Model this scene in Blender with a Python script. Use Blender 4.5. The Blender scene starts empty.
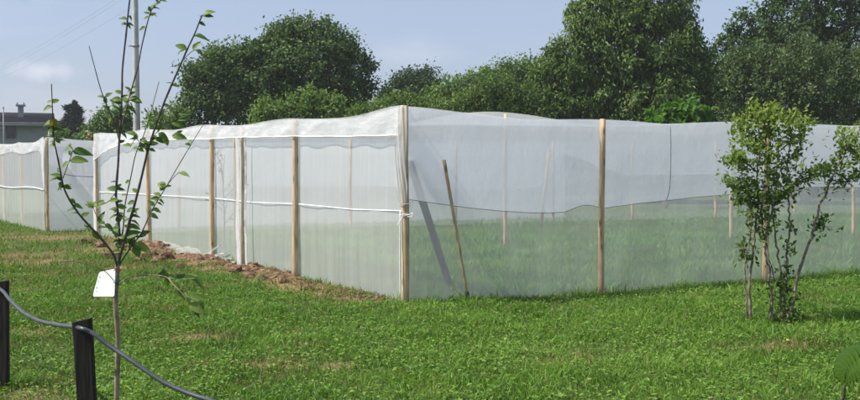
import bpy, math, random
import numpy as np
from mathutils import Vector, Matrix

# ------------------------------------------------------------------ camera, sky, sun, exposure
random.seed(7)
rng = np.random.default_rng(11)
SC = bpy.context.scene
FPX, CX, CY, HOR, EYE = 950.0, 430.0, 200.0, 163.0, 1.6
PITCH = math.atan((CY - HOR) / FPX)
cam_d = bpy.data.cameras.new('camera'); cam = bpy.data.objects.new('camera', cam_d)
SC.collection.objects.link(cam); SC.camera = cam
cam.location = (0, 0, EYE); cam.rotation_euler = (math.pi / 2 - PITCH, 0, 0)
cam_d.sensor_width = 36.0; cam_d.lens = 36.0 * FPX / 860.0
cam_d.clip_start = 0.05; cam_d.clip_end = 5000

SUN_EL, SUN_AZ = math.radians(50), math.atan2(-0.97, -0.18)      # azimuth measured from +Y towards +X
w = bpy.data.worlds.new('World'); SC.world = w; w.use_nodes = True
nt = w.node_tree; nt.nodes.clear()
out = nt.nodes.new('ShaderNodeOutputWorld'); bg = nt.nodes.new('ShaderNodeBackground')
sky = nt.nodes.new('ShaderNodeTexSky'); sky.sky_type = 'NISHITA'; sky.sun_disc = False
sky.sun_elevation = SUN_EL; sky.sun_rotation = SUN_AZ
sky.air_density = 1.0; sky.dust_density = 2.2; sky.ozone_density = 2.5; sky.altitude = 100
bg.inputs['Strength'].default_value = 0.088
# thin high veil of moisture plus a few soft clouds spread over the whole sky
tc = nt.nodes.new('ShaderNodeTexCoord'); mp = nt.nodes.new('ShaderNodeMapping')
mp.inputs['Scale'].default_value = (1.0, 1.0, 3.2); mp.inputs['Location'].default_value = (0.35, 0.1, 0.28)
nz = nt.nodes.new('ShaderNodeTexNoise'); nz.inputs['Scale'].default_value = 3.4
nz.inputs['Detail'].default_value = 6; nz.inputs['Roughness'].default_value = 0.5
cr = nt.nodes.new('ShaderNodeMapRange'); cr.inputs[1].default_value = 0.53; cr.inputs[2].default_value = 0.80
cr.inputs[3].default_value = 0.0; cr.inputs[4].default_value = 0.5
veil = nt.nodes.new('ShaderNodeMix'); veil.data_type = 'RGBA'; veil.inputs[0].default_value = 0.46
veil.inputs[7].default_value = (4.7, 5.3, 7.1, 1)
cl = nt.nodes.new('ShaderNodeMix'); cl.data_type = 'RGBA'; cl.inputs[7].default_value = (7.4, 7.2, 7.8, 1)
L = nt.links.new
L(tc.outputs['Generated'], mp.inputs['Vector']); L(mp.outputs[0], nz.inputs['Vector'])
L(nz.outputs['Fac'], cr.inputs[0]); L(sky.outputs[0], veil.inputs[6]); L(veil.outputs[2], cl.inputs[6])
# one small soft cumulus low in the distance
vd = nt.nodes.new('ShaderNodeVectorMath'); vd.operation = 'SUBTRACT'; _c = Vector((-0.3755, 0.9225, 0.0885)); vd.inputs[1].default_value = _c
vs_ = nt.nodes.new('ShaderNodeVectorMath'); vs_.operation = 'MULTIPLY'; vs_.inputs[1].default_value = (1 / 0.034, 1 / 0.034, 1 / 0.011)
vl = nt.nodes.new('ShaderNodeVectorMath'); vl.operation = 'LENGTH'
nz2 = nt.nodes.new('ShaderNodeTexNoise'); nz2.inputs['Scale'].default_value = 60; nz2.inputs['Detail'].default_value = 4
ad = nt.nodes.new('ShaderNodeMath'); ad.operation = 'MULTIPLY_ADD'; ad.inputs[1].default_value = 1.4
mr2 = nt.nodes.new('ShaderNodeMapRange'); mr2.interpolation_type = 'SMOOTHSTEP'; mr2.inputs[1].default_value = 1.9; mr2.inputs[2].default_value = 0.7; mr2.inputs[3].default_value = 0; mr2.inputs[4].default_value = 0.5
mxx = nt.nodes.new('ShaderNodeMath'); mxx.operation = 'MAXIMUM'
L(tc.outputs['Generated'], vd.inputs[0]); L(vd.outputs[0], vs_.inputs[0]); L(vs_.outputs[0], vl.inputs[0]); L(tc.outputs['Generated'], nz2.inputs['Vector'])
L(nz2.outputs['Fac'], ad.inputs[0]); L(vl.outputs['Value'], ad.inputs[2]); L(ad.outputs[0], mr2.inputs[0]); L(mr2.outputs[0], mxx.inputs[0]); L(cr.outputs[0], mxx.inputs[1])
L(mxx.outputs[0], cl.inputs[0]); L(cl.outputs[2], bg.inputs['Color']); L(bg.outputs[0], out.inputs['Surface'])

sun_d = bpy.data.lights.new('sun', 'SUN'); sun = bpy.data.objects.new('sun', sun_d)
SC.collection.objects.link(sun); sun_d.energy = 4.6; sun_d.angle = math.radians(0.6); sun_d.color = (1.0, 0.95, 0.86)
to_sun = Vector((math.sin(SUN_AZ) * math.cos(SUN_EL), math.cos(SUN_AZ) * math.cos(SUN_EL), math.sin(SUN_EL)))
sun.rotation_euler = (-to_sun).to_track_quat('-Z', 'Y').to_euler(); sun.location = to_sun * 30
SC.view_settings.view_transform = 'Standard'; SC.view_settings.look = 'None'
SC.view_settings.exposure = 0.56; SC.view_settings.gamma = 1.0; SC.view_settings.use_curve_mapping = False
SC.render.engine = 'CYCLES'
SC.cycles.transparent_max_bounces = 48; SC.cycles.max_bounces = 8
SC.cycles.diffuse_bounces = 3; SC.cycles.transmission_bounces = 5
SC.cycles.use_denoising = True

# ------------------------------------------------------------------ helpers
def ray(px, py):
    x, y = (px - CX) / FPX, -(py - CY) / FPX
    return np.array([x, math.cos(PITCH) + y * math.sin(PITCH), -math.sin(PITCH) + y * math.cos(PITCH)])
def at(px, py, Y):
    d = ray(px, py); return np.array([0, 0, EYE]) + d * (Y / d[1])
def vnoise(x, y, seed=0):
    x = np.asarray(x, float); y = np.asarray(y, float)
    xi, yi = np.floor(x).astype(np.int64), np.floor(y).astype(np.int64)
    fx, fy = x - xi, y - yi
    fx = fx * fx * (3 - 2 * fx); fy = fy * fy * (3 - 2 * fy)
    def h(a, b):
        n = (a * 374761393 + b * 668265263 + seed * 974711) & 0x7fffffff
        n = ((n ^ (n >> 13)) * 1274126177) & 0x7fffffff
        return ((n ^ (n >> 16)) & 0xffff) / 65535.0
    return (h(xi, yi) * (1 - fx) + h(xi + 1, yi) * fx) * (1 - fy) + (h(xi, yi + 1) * (1 - fx) + h(xi + 1, yi + 1) * fx) * fy
def fbm(x, y, seed=0, octv=4):
    s, a, f = 0, 0.5, 1.0
    for k in range(octv):
        s = s + a * vnoise(np.asarray(x) * f, np.asarray(y) * f, seed + k); a *= 0.5; f *= 2.03
    return s
def ground_z(x, y):
    x = np.asarray(x, float); y = np.asarray(y, float)
    z = -0.06 * np.exp(-((x - 2.2) ** 2 + (y - 11.6) ** 2) / 4.0)
    z = z + 0.03 * (fbm(x * 0.7, y * 0.7, 3) - 0.47) * np.exp(-((y - 10) / 16.0) ** 2)
    return z
def ground(px, py):
    d = ray(px, py); z = 0.0
    for k in range(4):
        t = (z - EYE) / d[2]; p = np.array([0, 0, EYE]) + d * t; z = float(ground_z(p[0], p[1]))
    return p

def np_mesh(name, V, faces, attrs=None, smooth=False):
    """faces: list of (M,k) int arrays"""
    V = np.asarray(V, np.float32); me = bpy.data.meshes.new(name)
    me.vertices.add(len(V)); me.vertices.foreach_set('co', V.ravel())
    loops = np.concatenate([np.asarray(f).ravel() for f in faces]).astype(np.int32)
    tot = np.concatenate([np.full(len(f), np.asarray(f).shape[1]) for f in faces]).astype(np.int32)
    st = np.concatenate([[0], np.cumsum(tot)[:-1]]).astype(np.int32)
    me.loops.add(len(loops)); me.loops.foreach_set('vertex_index', loops)
    me.polygons.add(len(tot)); me.polygons.foreach_set('loop_start', st); me.polygons.foreach_set('loop_total', tot)
    me.update(calc_edges=True); me.validate()
    me.polygons.foreach_set('use_smooth', np.full(len(me.polygons), bool(smooth)))
    for k, a in (attrs or {}).items():
        at_ = me.attributes.new(k, 'FLOAT', 'POINT'); at_.data.foreach_set('value', np.asarray(a, np.float32))
    return me
COL = SC.collection
def link(name, me, mat=None, parent=None):
    o = bpy.data.objects.new(name, me); COL.objects.link(o)
    if mat is not None and not me.materials: me.materials.append(mat)
    if parent is not None: o.parent = parent
    return o
def root(name, loc, label, cat, group=None):
    o = bpy.data.objects.new(name, None); COL.objects.link(o); o.location = tuple(map(float, loc))
    o.empty_display_size = 0.1
    return tag(o, label, cat, group)
def tag(o, label, cat, group=None):
    o['label'] = label; o['category'] = cat
    if group: o['group'] = group
    return o
def abs_loc(o):
    v = np.zeros(3)
    while o is not None: v = v + np.array(o.location); o = o.parent
    return v
def part(name, VF, mat, parent, smooth=True, attrs=None, stuff=False):
    V, F = VF
    V = np.asarray(V, float) - (abs_loc(parent) if parent is not None else 0)
    o = link(name, np_mesh(name, V, F, attrs, smooth), mat, parent)
    if stuff: o['kind'] = 'stuff'
    return o
def solo(name, VF, mat, label, cat, group=None, smooth=True):
    V, F = VF; V = np.asarray(V, float)
    c = np.array([V[:, 0].mean(), V[:, 1].mean(), V[:, 2].min()])
    o = link(name, np_mesh(name, V - c, F, None, smooth), mat); o.location = tuple(c)
    return tag(o, label, cat, group)
def join(parts):
    V, F, n = [], [], 0
    for v, f in parts:
        V.append(np.asarray(v, float)); F += [np.asarray(a) + n for a in f]; n += len(v)
    return np.concatenate(V), F
def smooth_path(P, n=6):
    P = np.asarray(P, float)
    if len(P) < 3: return P
    Q = np.vstack([2 * P[0] - P[1], P, 2 * P[-1] - P[-2]]); o = []
    for i in range(1, len(Q) - 2):
        for t in np.linspace(0, 1, n, endpoint=False):
            a, b, c, d = Q[i - 1], Q[i], Q[i + 1], Q[i + 2]
            o.append(0.5 * (2 * b + (c - a) * t + (2 * a - 5 * b + 4 * c - d) * t * t + (3 * b - a - 3 * c + d) * t ** 3))
    o.append(P[-1]); return np.array(o)
def tube(P, R, sides=8, wob=0.0, caps=True):
    P = np.asarray(P, float); n = len(P); R = np.broadcast_to(np.asarray(R, float), (n,))
    T = np.gradient(P, axis=0); T /= np.linalg.norm(T, axis=1)[:, None] + 1e-9
    ref = np.array([0, 1.0, 0]) if abs(T[0][1]) < 0.9 else np.array([1.0, 0, 0])
    V = []
    u = np.cross(T[0], ref); u /= np.linalg.norm(u)
    for i in range(n):
        u = u - T[i] * u.dot(T[i]); u /= np.linalg.norm(u) + 1e-9; v = np.cross(T[i], u)
        a = np.linspace(0, 2 * math.pi, sides, endpoint=False)
        rr = R[i] * (1 + wob * (rng.random(sides) - 0.5))
        V.append(P[i] + np.outer(np.cos(a) * rr, u) + np.outer(np.sin(a) * rr, v))
    V = np.concatenate(V); F = []
    i, k = np.meshgrid(np.arange(n - 1), np.arange(sides), indexing='ij'); k2 = (k + 1) % sides
    F.append(np.stack([i * sides + k, i * sides + k2, (i + 1) * sides + k2, (i + 1) * sides + k], -1).reshape(-1, 4))
    if caps:
        F.append(np.arange(sides)[::-1][None]); F.append(((n - 1) * sides + np.arange(sides))[None])
    return V, F
def box(c, s, rot=0.0):
    c = np.asarray(c, float); h = np.asarray(s, float) / 2
    V = np.array([[x, y, z] for x in (-1, 1) for y in (-1, 1) for z in (-1, 1)]) * h
    if rot: V = np.c_[V[:, 0] * math.cos(rot) - V[:, 1] * math.sin(rot), V[:, 0] * math.sin(rot) + V[:, 1] * math.cos(rot), V[:, 2]]
    return V + c, [np.array([[0, 1, 3, 2], [4, 6, 7, 5], [0, 4, 5, 1], [2, 3, 7, 6], [0, 2, 6, 4], [1, 5, 7, 3]])]
def grid(fn, us, vs):
    U, Vv = np.meshgrid(us, vs, indexing='ij'); P = fn(U, Vv); nu, nv = len(us), len(vs)
    i, j = np.meshgrid(np.arange(nu - 1), np.arange(nv - 1), indexing='ij')
    a = i * nv + j
    return P.reshape(-1, 3), [np.stack([a, a + nv, a + nv + 1, a + 1], -1).reshape(-1, 4)]
def unit(v): return v / (np.linalg.norm(v, axis=-1, keepdims=True) + 1e-9)
def leaf_cloud(P, D, N, Ln, W, fold=0.25, curl=0.0):
    """diamond leaves: base point P, axis D, normal N"""
    D = unit(D); S = unit(np.cross(D, N)); N = np.cross(S, D)
    Ln = Ln[:, None]; W = W[:, None]
    a = P; b = P + D * Ln * 0.42 + S * W + N * W * fold; c = P + D * Ln - N * Ln * curl; d = P + D * Ln * 0.42 - S * W + N * W * fold
    V = np.stack([a, b, c, d], 1).reshape(-1, 3); i = np.arange(len(P))[:, None] * 4
    return V, [np.concatenate([i + np.array([[0, 1, 2]]), i + np.array([[0, 2, 3]])])]
def rand_dir(n):
    return unit(rng.normal(size=(n, 3)))

# ------------------------------------------------------------------ materials
def new_mat(name):
    m = bpy.data.materials.new(name); m.use_nodes = True; n = m.node_tree; n.nodes.clear()
    o = n.nodes.new('ShaderNodeOutputMaterial'); return m, n, o
def ramp_of(n, stops):
    r = n.nodes.new('ShaderNodeValToRGB')
    while len(r.color_ramp.elements) < len(stops): r.color_ramp.elements.new(0.5)
    for e, (p, c) in zip(r.color_ramp.elements, stops): e.position = p; e.color = (*c, 1)
    return r
def solid(name, stops, scale=8.0, rough=0.8, bump=0.3, stretch=(1, 1, 1), spec=0.3, detail=6, dist=0.02):
    m, n, o = new_mat(name); p = n.nodes.new('ShaderNodeBsdfPrincipled')
    t = n.nodes.new('ShaderNodeTexCoord'); mp_ = n.nodes.new('ShaderNodeMapping'); mp_.inputs['Scale'].default_value = stretch
    z = n.nodes.new('ShaderNodeTexNoise'); z.inputs['Scale'].default_value = scale; z.inputs['Detail'].default_value = detail
    r = ramp_of(n, stops); b = n.nodes.new('ShaderNodeBump'); b.inputs['Strength'].default_value = bump; b.inputs['Distance'].default_value = dist
    k = n.links.new
    k(t.outputs['Object'], mp_.inputs[0]); k(mp_.outputs[0], z.inputs['Vector']); k(z.outputs['Fac'], r.inputs[0])
    k(r.outputs[0], p.inputs['Base Color']); k(z.outputs['Fac'], b.inputs['Height']); k(b.outputs[0], p.inputs['Normal'])
    p.inputs['Roughness'].default_value = rough; p.inputs['Specular IOR Level'].default_value = spec
    k(p.outputs[0], o.inputs[0]); return m
def leafmat(name, stops, trans=0.35, rough=0.45, spec=0.35, scale=0.0):
    m, n, o = new_mat(name); p = n.nodes.new('ShaderNodeBsdfPrincipled'); tr = n.nodes.new('ShaderNodeBsdfTranslucent')
    a = n.nodes.new('ShaderNodeAttribute'); a.attribute_name = 'tint'; r = ramp_of(n, stops); mx = n.nodes.new('ShaderNodeMixShader')
    k = n.links.new; src = a.outputs['Fac']
    if scale:
        t = n.nodes.new('ShaderNodeTexCoord'); z = n.nodes.new('ShaderNodeTexNoise'); z.inputs['Scale'].default_value = scale
        oi = n.nodes.new('ShaderNodeObjectInfo'); s = n.nodes.new('ShaderNodeMath'); s.operation = 'MULTIPLY_ADD'; s.inputs[1].default_value = 0.5
        q = n.nodes.new('ShaderNodeMath'); q.operation = 'MULTIPLY'; q.inputs[1].default_value = 0.75
        k(t.outputs['Object'], z.inputs['Vector']); k(oi.outputs['Random'], q.inputs[0]); k(z.outputs['Fac'], s.inputs[0]); k(q.outputs[0], s.inputs[2]); src = s.outputs[0]
    k(src, r.inputs[0]); k(r.outputs[0], p.inputs['Base Color'])
    br = n.nodes.new('ShaderNodeMix'); br.data_type = 'RGBA'; br.blend_type = 'MULTIPLY'; br.inputs[0].default_value = 1; br.inputs[7].default_value = (1.25, 1.35, 0.6, 1)
    k(r.outputs[0], br.inputs[6]); k(br.outputs[2], tr.inputs[0])
    p.inputs['Roughness'].default_value = rough; p.inputs['Specular IOR Level'].default_value = spec
    mx.inputs[0].default_value = trans; k(p.outputs[0], mx.inputs[1]); k(tr.outputs[0], mx.inputs[2]); k(mx.outputs[0], o.inputs[0])
    return m
def netmat(name, cover, var=0.08, col=(0.90, 0.915, 0.95), trans=0.55, stretch=(1, 1, 0.25), scale=2.5, wrinkle=0.3):
    """insect netting: threads cover part of the sheet, the gaps let everything through"""
    m, n, o = new_mat(name); k = n.links.new
    tp = n.nodes.new('ShaderNodeBsdfTransparent'); df = n.nodes.new('ShaderNodeBsdfDiffuse'); tl = n.nodes.new('ShaderNodeBsdfTranslucent')
    df.inputs[0].default_value = (*col, 1); tl.inputs[0].default_value = (*col, 1)
    mx = n.nodes.new('ShaderNodeMixShader'); mx.inputs[0].default_value = trans
    m2 = n.nodes.new('ShaderNodeMixShader')
    t = n.nodes.new('ShaderNodeTexCoord'); mp_ = n.nodes.new('ShaderNodeMapping'); mp_.inputs['Scale'].default_value = stretch
    z = n.nodes.new('ShaderNodeTexNoise'); z.inputs['Scale'].default_value = scale; z.inputs['Detail'].default_value = 7; z.inputs['Roughness'].default_value = 0.65
    mr = n.nodes.new('ShaderNodeMapRange'); mr.inputs[1].default_value = 0.25; mr.inputs[2].default_value = 0.75
    mr.inputs[3].default_value = max(cover - var, 0); mr.inputs[4].default_value = min(cover + var, 1)
    b = n.nodes.new('ShaderNodeBump'); b.inputs['Strength'].default_value = wrinkle; b.inputs['Distance'].default_value = 0.05
    k(t.outputs['Object'], mp_.inputs[0]); k(mp_.outputs[0], z.inputs['Vector']); k(z.outputs['Fac'], mr.inputs[0])
    k(z.outputs['Fac'], b.inputs['Height']); k(b.outputs[0], df.inputs['Normal']); k(b.outputs[0], tl.inputs['Normal'])
    k(df.outputs[0], mx.inputs[1]); k(tl.outputs[0], mx.inputs[2])
    k(mr.outputs[0], m2.inputs[0]); k(tp.outputs[0], m2.inputs[1]); k(mx.outputs[0], m2.inputs[2]); k(m2.outputs[0], o.inputs[0])
    return m

def woodmat():
    m, n, o = new_mat('peeled pine'); k = n.links.new; p = n.nodes.new('ShaderNodeBsdfPrincipled')
    t = n.nodes.new('ShaderNodeTexCoord'); oi = n.nodes.new('ShaderNodeObjectInfo'); va = n.nodes.new('ShaderNodeVectorMath'); va.operation = 'ADD'
    mp1 = n.nodes.new('ShaderNodeMapping'); mp1.inputs['Scale'].default_value = (14, 14, 1.6)
    z1 = n.nodes.new('ShaderNodeTexNoise'); z1.inputs['Scale'].default_value = 2.0; z1.inputs['Detail'].default_value = 7
    r1 = ramp_of(n, [(0.28, (0.24, 0.17, 0.10)), (0.42, (0.48, 0.345, 0.20)), (0.6, (0.60, 0.455, 0.28)), (0.8, (0.66, 0.53, 0.36))])
    mp2 = n.nodes.new('ShaderNodeMapping'); mp2.inputs['Scale'].default_value = (9, 9, 3.2)
    vo = n.nodes.new('ShaderNodeTexVoronoi'); vo.inputs['Scale'].default_value = 1.0
    r2 = ramp_of(n, [(0.10, (0.28, 0.20, 0.14)), (0.24, (1, 1, 1))])
    z3 = n.nodes.new('ShaderNodeTexNoise'); z3.inputs['Scale'].default_value = 2.2; z3.inputs['Detail'].default_value = 4
    r3 = ramp_of(n, [(0.4, (1, 1, 1)), (0.72, (0.62, 0.66, 0.72))])
    m1 = n.nodes.new('ShaderNodeMix'); m1.data_type = 'RGBA'; m1.blend_type = 'MULTIPLY'; m1.inputs[0].default_value = .85
    m2 = n.nodes.new('ShaderNodeMix'); m2.data_type = 'RGBA'; m2.blend_type = 'MULTIPLY'; m2.inputs[0].default_value = .9
    b = n.nodes.new('ShaderNodeBump'); b.inputs['Strength'].default_value = .35; b.inputs['Distance'].default_value = .012
    k(t.outputs['Object'], va.inputs[0]); k(oi.outputs['Location'], va.inputs[1])
    k(va.outputs[0], mp1.inputs[0]); k(mp1.outputs[0], z1.inputs['Vector']); k(va.outputs[0], mp2.inputs[0]); k(mp2.outputs[0], vo.inputs['Vector']); k(va.outputs[0], z3.inputs['Vector'])
    k(z1.outputs['Fac'], r1.inputs[0]); k(vo.outputs['Distance'], r2.inputs[0]); k(z3.outputs['Fac'], r3.inputs[0])
    k(r1.outputs[0], m1.inputs[6]); k(r2.outputs[0], m1.inputs[7]); k(m1.outputs[2], m2.inputs[6]); k(r3.outputs[0], m2.inputs[7]); k(m2.outputs[2], p.inputs['Base Color'])
    k(z1.outputs['Fac'], b.inputs['Height']); k(b.outputs[0], p.inputs['Normal']); p.inputs['Roughness'].default_value = .8; p.inputs['Specular IOR Level'].default_value = .25
    k(p.outputs[0], o.inputs[0]); return m

M = {}
M['wood'] = woodmat()
M['greywood'] = solid('weathered board', [(0.3, (0.06, 0.056, 0.05)), (0.7, (0.10, 0.095, 0.085))], 6, 0.85, 0.3, (4, 4, 0.4))
M['stake'] = solid('tarred dark stake', [(0.3, (0.010, 0.008, 0.007)), (0.62, (0.016, 0.013, 0.011)), (0.85, (0.045, 0.035, 0.028))], 9, 0.8, 0.5, (3, 3, 0.35))
M['net'] = netmat('insect net single', 0.33, 0.06, stretch=(1, 1, 0.10), scale=5, wrinkle=0.2)
M['net_side'] = netmat('insect net side', 0.46, 0.08, (0.90, 0.90, 0.90), stretch=(1, 1, 0.07), scale=6, wrinkle=0.2)
M['net_over'] = netmat('insect net overlay', 0.68, 0.03, (0.93, 0.94, 1.0), 0.72, stretch=(1, 1, 0.6), wrinkle=0.35)
M['net_far'] = netmat('insect net back wall', 0.28)
M['net_far_over'] = netmat('insect net back wall overlay', 0.62)
M['net_roof'] = netmat('insect net roof', 0.30, 0.05, stretch=(1, 1, 1))
M['net_strip'] = netmat('insect net folded edge', 0.60, 0.24, (0.80, 0.81, 0.83), 0.35, (1, 1, 2.2), 3.0, 0.45)
M['net_veil'] = netmat('insect net veil', 0.55, 0.15, (0.82, 0.82, 0.82), 0.4, (2, 2, 0.4), 5, 0.4)
M['net_fold'] = netmat('insect net gathered', 0.80, 0.16, (0.86, 0.86, 0.85), 0.4, (2, 2, 0.6), 7, 0.7)
M['net_skirt'] = netmat('insect net crumpled', 0.36, 0.26, (0.74, 0.73, 0.70), 0.4, (1, 1, 1), 9, 0.9)
M['cord'] = solid('white cord', [(0.3, (0.72, 0.72, 0.72)), (0.7, (0.85, 0.85, 0.85))], 30, 0.7, 0.1)
M['hem'] = solid('grey hem tape', [(0.3, (0.22, 0.23, 0.25)), (0.7, (0.32, 0.33, 0.36))], 30, 0.8, 0.1)
M['soil'] = solid('turned red brown soil', [(0.30, (0.05, 0.032, 0.02)), (0.5, (0.135, 0.083, 0.050)), (0.70, (0.28, 0.188, 0.115))], 16, 0.95, 0.9, spec=0.1, dist=0.03)
M['bark'] = solid('sapling bark', [(0.3, (0.12, 0.09, 0.06)), (0.55, (0.27, 0.215, 0.15)), (0.8, (0.42, 0.36, 0.27))], 30, 0.8, 0.4, (1, 1, 0.5), dist=0.004)
M['twig'] = solid('dark young twig bark', [(0.3, (0.045, 0.036, 0.033)), (0.7, (0.11, 0.09, 0.08))], 40, 0.7, 0.3, dist=0.003)
M['trunk'] = solid('tree bark', [(0.3, (0.05, 0.04, 0.032)), (0.7, (0.16, 0.13, 0.10))], 6, 0.9, 0.6, (2, 2, 0.5))
M['shrubbark'] = solid('shrub bark', [(0.3, (0.09, 0.07, 0.052)), (0.55, (0.20, 0.16, 0.12)), (0.8, (0.34, 0.29, 0.23))], 22, 0.9, 0.7, dist=0.01)
M['hose'] = solid('grey irrigation pipe', [(0.3, (0.035, 0.042, 0.050)), (0.7, (0.065, 0.075, 0.085))], 20, 0.38, 0.05, spec=0.5)
M['concrete'] = solid('concrete pole', [(0.3, (0.36, 0.36, 0.35)), (0.7, (0.48, 0.48, 0.46))], 4, 0.9, 0.2)
M['metal'] = solid('galvanised steel', [(0.3, (0.18, 0.19, 0.2)), (0.7, (0.3, 0.31, 0.32))], 20, 0.5, 0.1)
M['wire'] = solid('power cable', [(0.3, (0.30, 0.31, 0.33)), (0.7, (0.36, 0.37, 0.40))], 3, 0.7, 0)
M['housewall'] = solid('grey render', [(0.3, (0.24, 0.26, 0.27)), (0.7, (0.31, 0.33, 0.34))], 2, 0.95, 0.1)
M['rooftile'] = solid('dark roof tile', [(0.3, (0.05, 0.05, 0.054)), (0.7, (0.10, 0.10, 0.106))], 3, 0.9, 0.4, (1, 1, 4))
M['redtile'] = solid('red roof tile', [(0.3, (0.25, 0.12, 0.08)), (0.7, (0.38, 0.2, 0.14))], 3, 0.9, 0.3)
M['glass'] = solid('dark window glass', [(0.3, (0.01, 0.012, 0.015)), (0.7, (0.03, 0.035, 0.04))], 2, 0.15, 0, spec=0.6)
M['frame'] = solid('window frame', [(0.3, (0.10, 0.11, 0.12)), (0.7, (0.15, 0.16, 0.17))], 8, 0.6, 0.05)
M['tagwhite'] = solid('white plastic tag', [(0.3, (0.84, 0.84, 0.84)), (0.7, (0.9, 0.9, 0.9))], 6, 0.5, 0.02)
M['ink'] = solid('grey pen ink', [(0.3, (0.15, 0.15, 0.17)), (0.7, (0.3, 0.3, 0.32))], 60, 0.7, 0)
M['green_tie'] = solid('green tie tape', [(0.3, (0.0, 0.12, 0.09)), (0.7, (0.01, 0.22, 0.16))], 30, 0.5, 0.1)
M['darkgreen'] = solid('dark green cap', [(0.3, (0.01, 0.04, 0.025)), (0.7, (0.02, 0.07, 0.045))], 30, 0.5, 0.1)
M['orange_tie'] = solid('orange tie tape', [(0.3, (0.30, 0.07, 0.02)), (0.7, (0.5, 0.13, 0.04))], 30, 0.5, 0.1)
M['yellowleaf'] = solid('yellow dead leaf', [(0.3, (0.65, 0.38, 0.02)), (0.7, (0.8, 0.55, 0.05))], 30, 0.6, 0.1)
M['grass'] = leafmat('lawn grass', [(0.0, (0.24, 0.19, 0.10)), (0.12, (0.20, 0.20, 0.06)), (0.28, (0.062, 0.138, 0.018)), (0.6, (0.118, 0.236, 0.028)), (1.0, (0.25, 0.38, 0.078))], 0.35, 0.5, 0.3)
M['cagegrass'] = leafmat('long grass under net', [(0.0, (0.06, 0.13, 0.022)), (0.5, (0.125, 0.245, 0.045)), (1.0, (0.24, 0.37, 0.10))], 0.35, 0.5, 0.3)
M['saplingleaf'] = leafmat('fruit leaf', [(0.15, (0.045, 0.095, 0.020)), (0.5, (0.09, 0.165, 0.034)), (0.9, (0.18, 0.25, 0.06))], 0.35, 0.5, 0.25, 12.0)
M['paleleaf'] = leafmat('yellowing leaf', [(0.2, (0.14, 0.18, 0.03)), (0.9, (0.3, 0.28, 0.06))], 0.4, 0.45, 0.4, 12.0)
M['brownleaf'] = leafmat('browning leaf', [(0.2, (0.12, 0.08, 0.03)), (0.9, (0.2, 0.16, 0.05))], 0.3, 0.5, 0.3, 12.0)
M['ribleaf'] = leafmat('glossy ribbed leaf', [(0.2, (0.038, 0.088, 0.008)), (0.9, (0.072, 0.135, 0.013))], 0.25, 0.5, 0.12, 5.0)
M['ribunder'] = leafmat('leaf stalk', [(0.2, (0.04, 0.06, 0.015)), (0.9, (0.07, 0.09, 0.03))], 0.1, 0.5, 0.3, 5.0)
def treeleaf(name, dark, mid, light, trans=0.3, rough=0.45):
    M[name] = leafmat(name, [(0.0, dark), (0.5, mid), (1.0, light)], trans, rough + .1, 0.2)
treeleaf('leaf_maple', (0.036, 0.074, 0.020), (0.084, 0.146, 0.042), (0.20, 0.26, 0.11))
treeleaf('leaf_young', (0.085, 0.145, 0.034), (0.145, 0.225, 0.056), (0.24, 0.31, 0.11))
treeleaf('leaf_oak', (0.022, 0.050, 0.015), (0.042, 0.086, 0.025), (0.08, 0.13, 0.045))
treeleaf('leaf_mid', (0.058, 0.115, 0.022), (0.112, 0.195, 0.038), (0.18, 0.26, 0.065))
treeleaf('leaf_peach', (0.040, 0.082, 0.018), (0.102, 0.168, 0.038), (0.27, 0.32, 0.12))
treeleaf('leaf_elm', (0.042, 0.078, 0.026), (0.096, 0.146, 0.052), (0.21, 0.26, 0.125))
treeleaf('leaf_dark', (0.027, 0.060, 0.014), (0.062, 0.118, 0.028), (0.14, 0.20, 0.06))
treeleaf('leaf_fig', (0.055, 0.13, 0.018), (0.085, 0.19, 0.028), (0.13, 0.25, 0.05), 0.4)
treeleaf('leaf_cedar', (0.020, 0.034, 0.026), (0.032, 0.050, 0.040), (0.05, 0.07, 0.055), 0.1, 0.7)
treeleaf('leaf_shrub', (0.058, 0.112, 0.024), (0.12, 0.19, 0.038), (0.26, 0.32, 0.075), 0.4)

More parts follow.
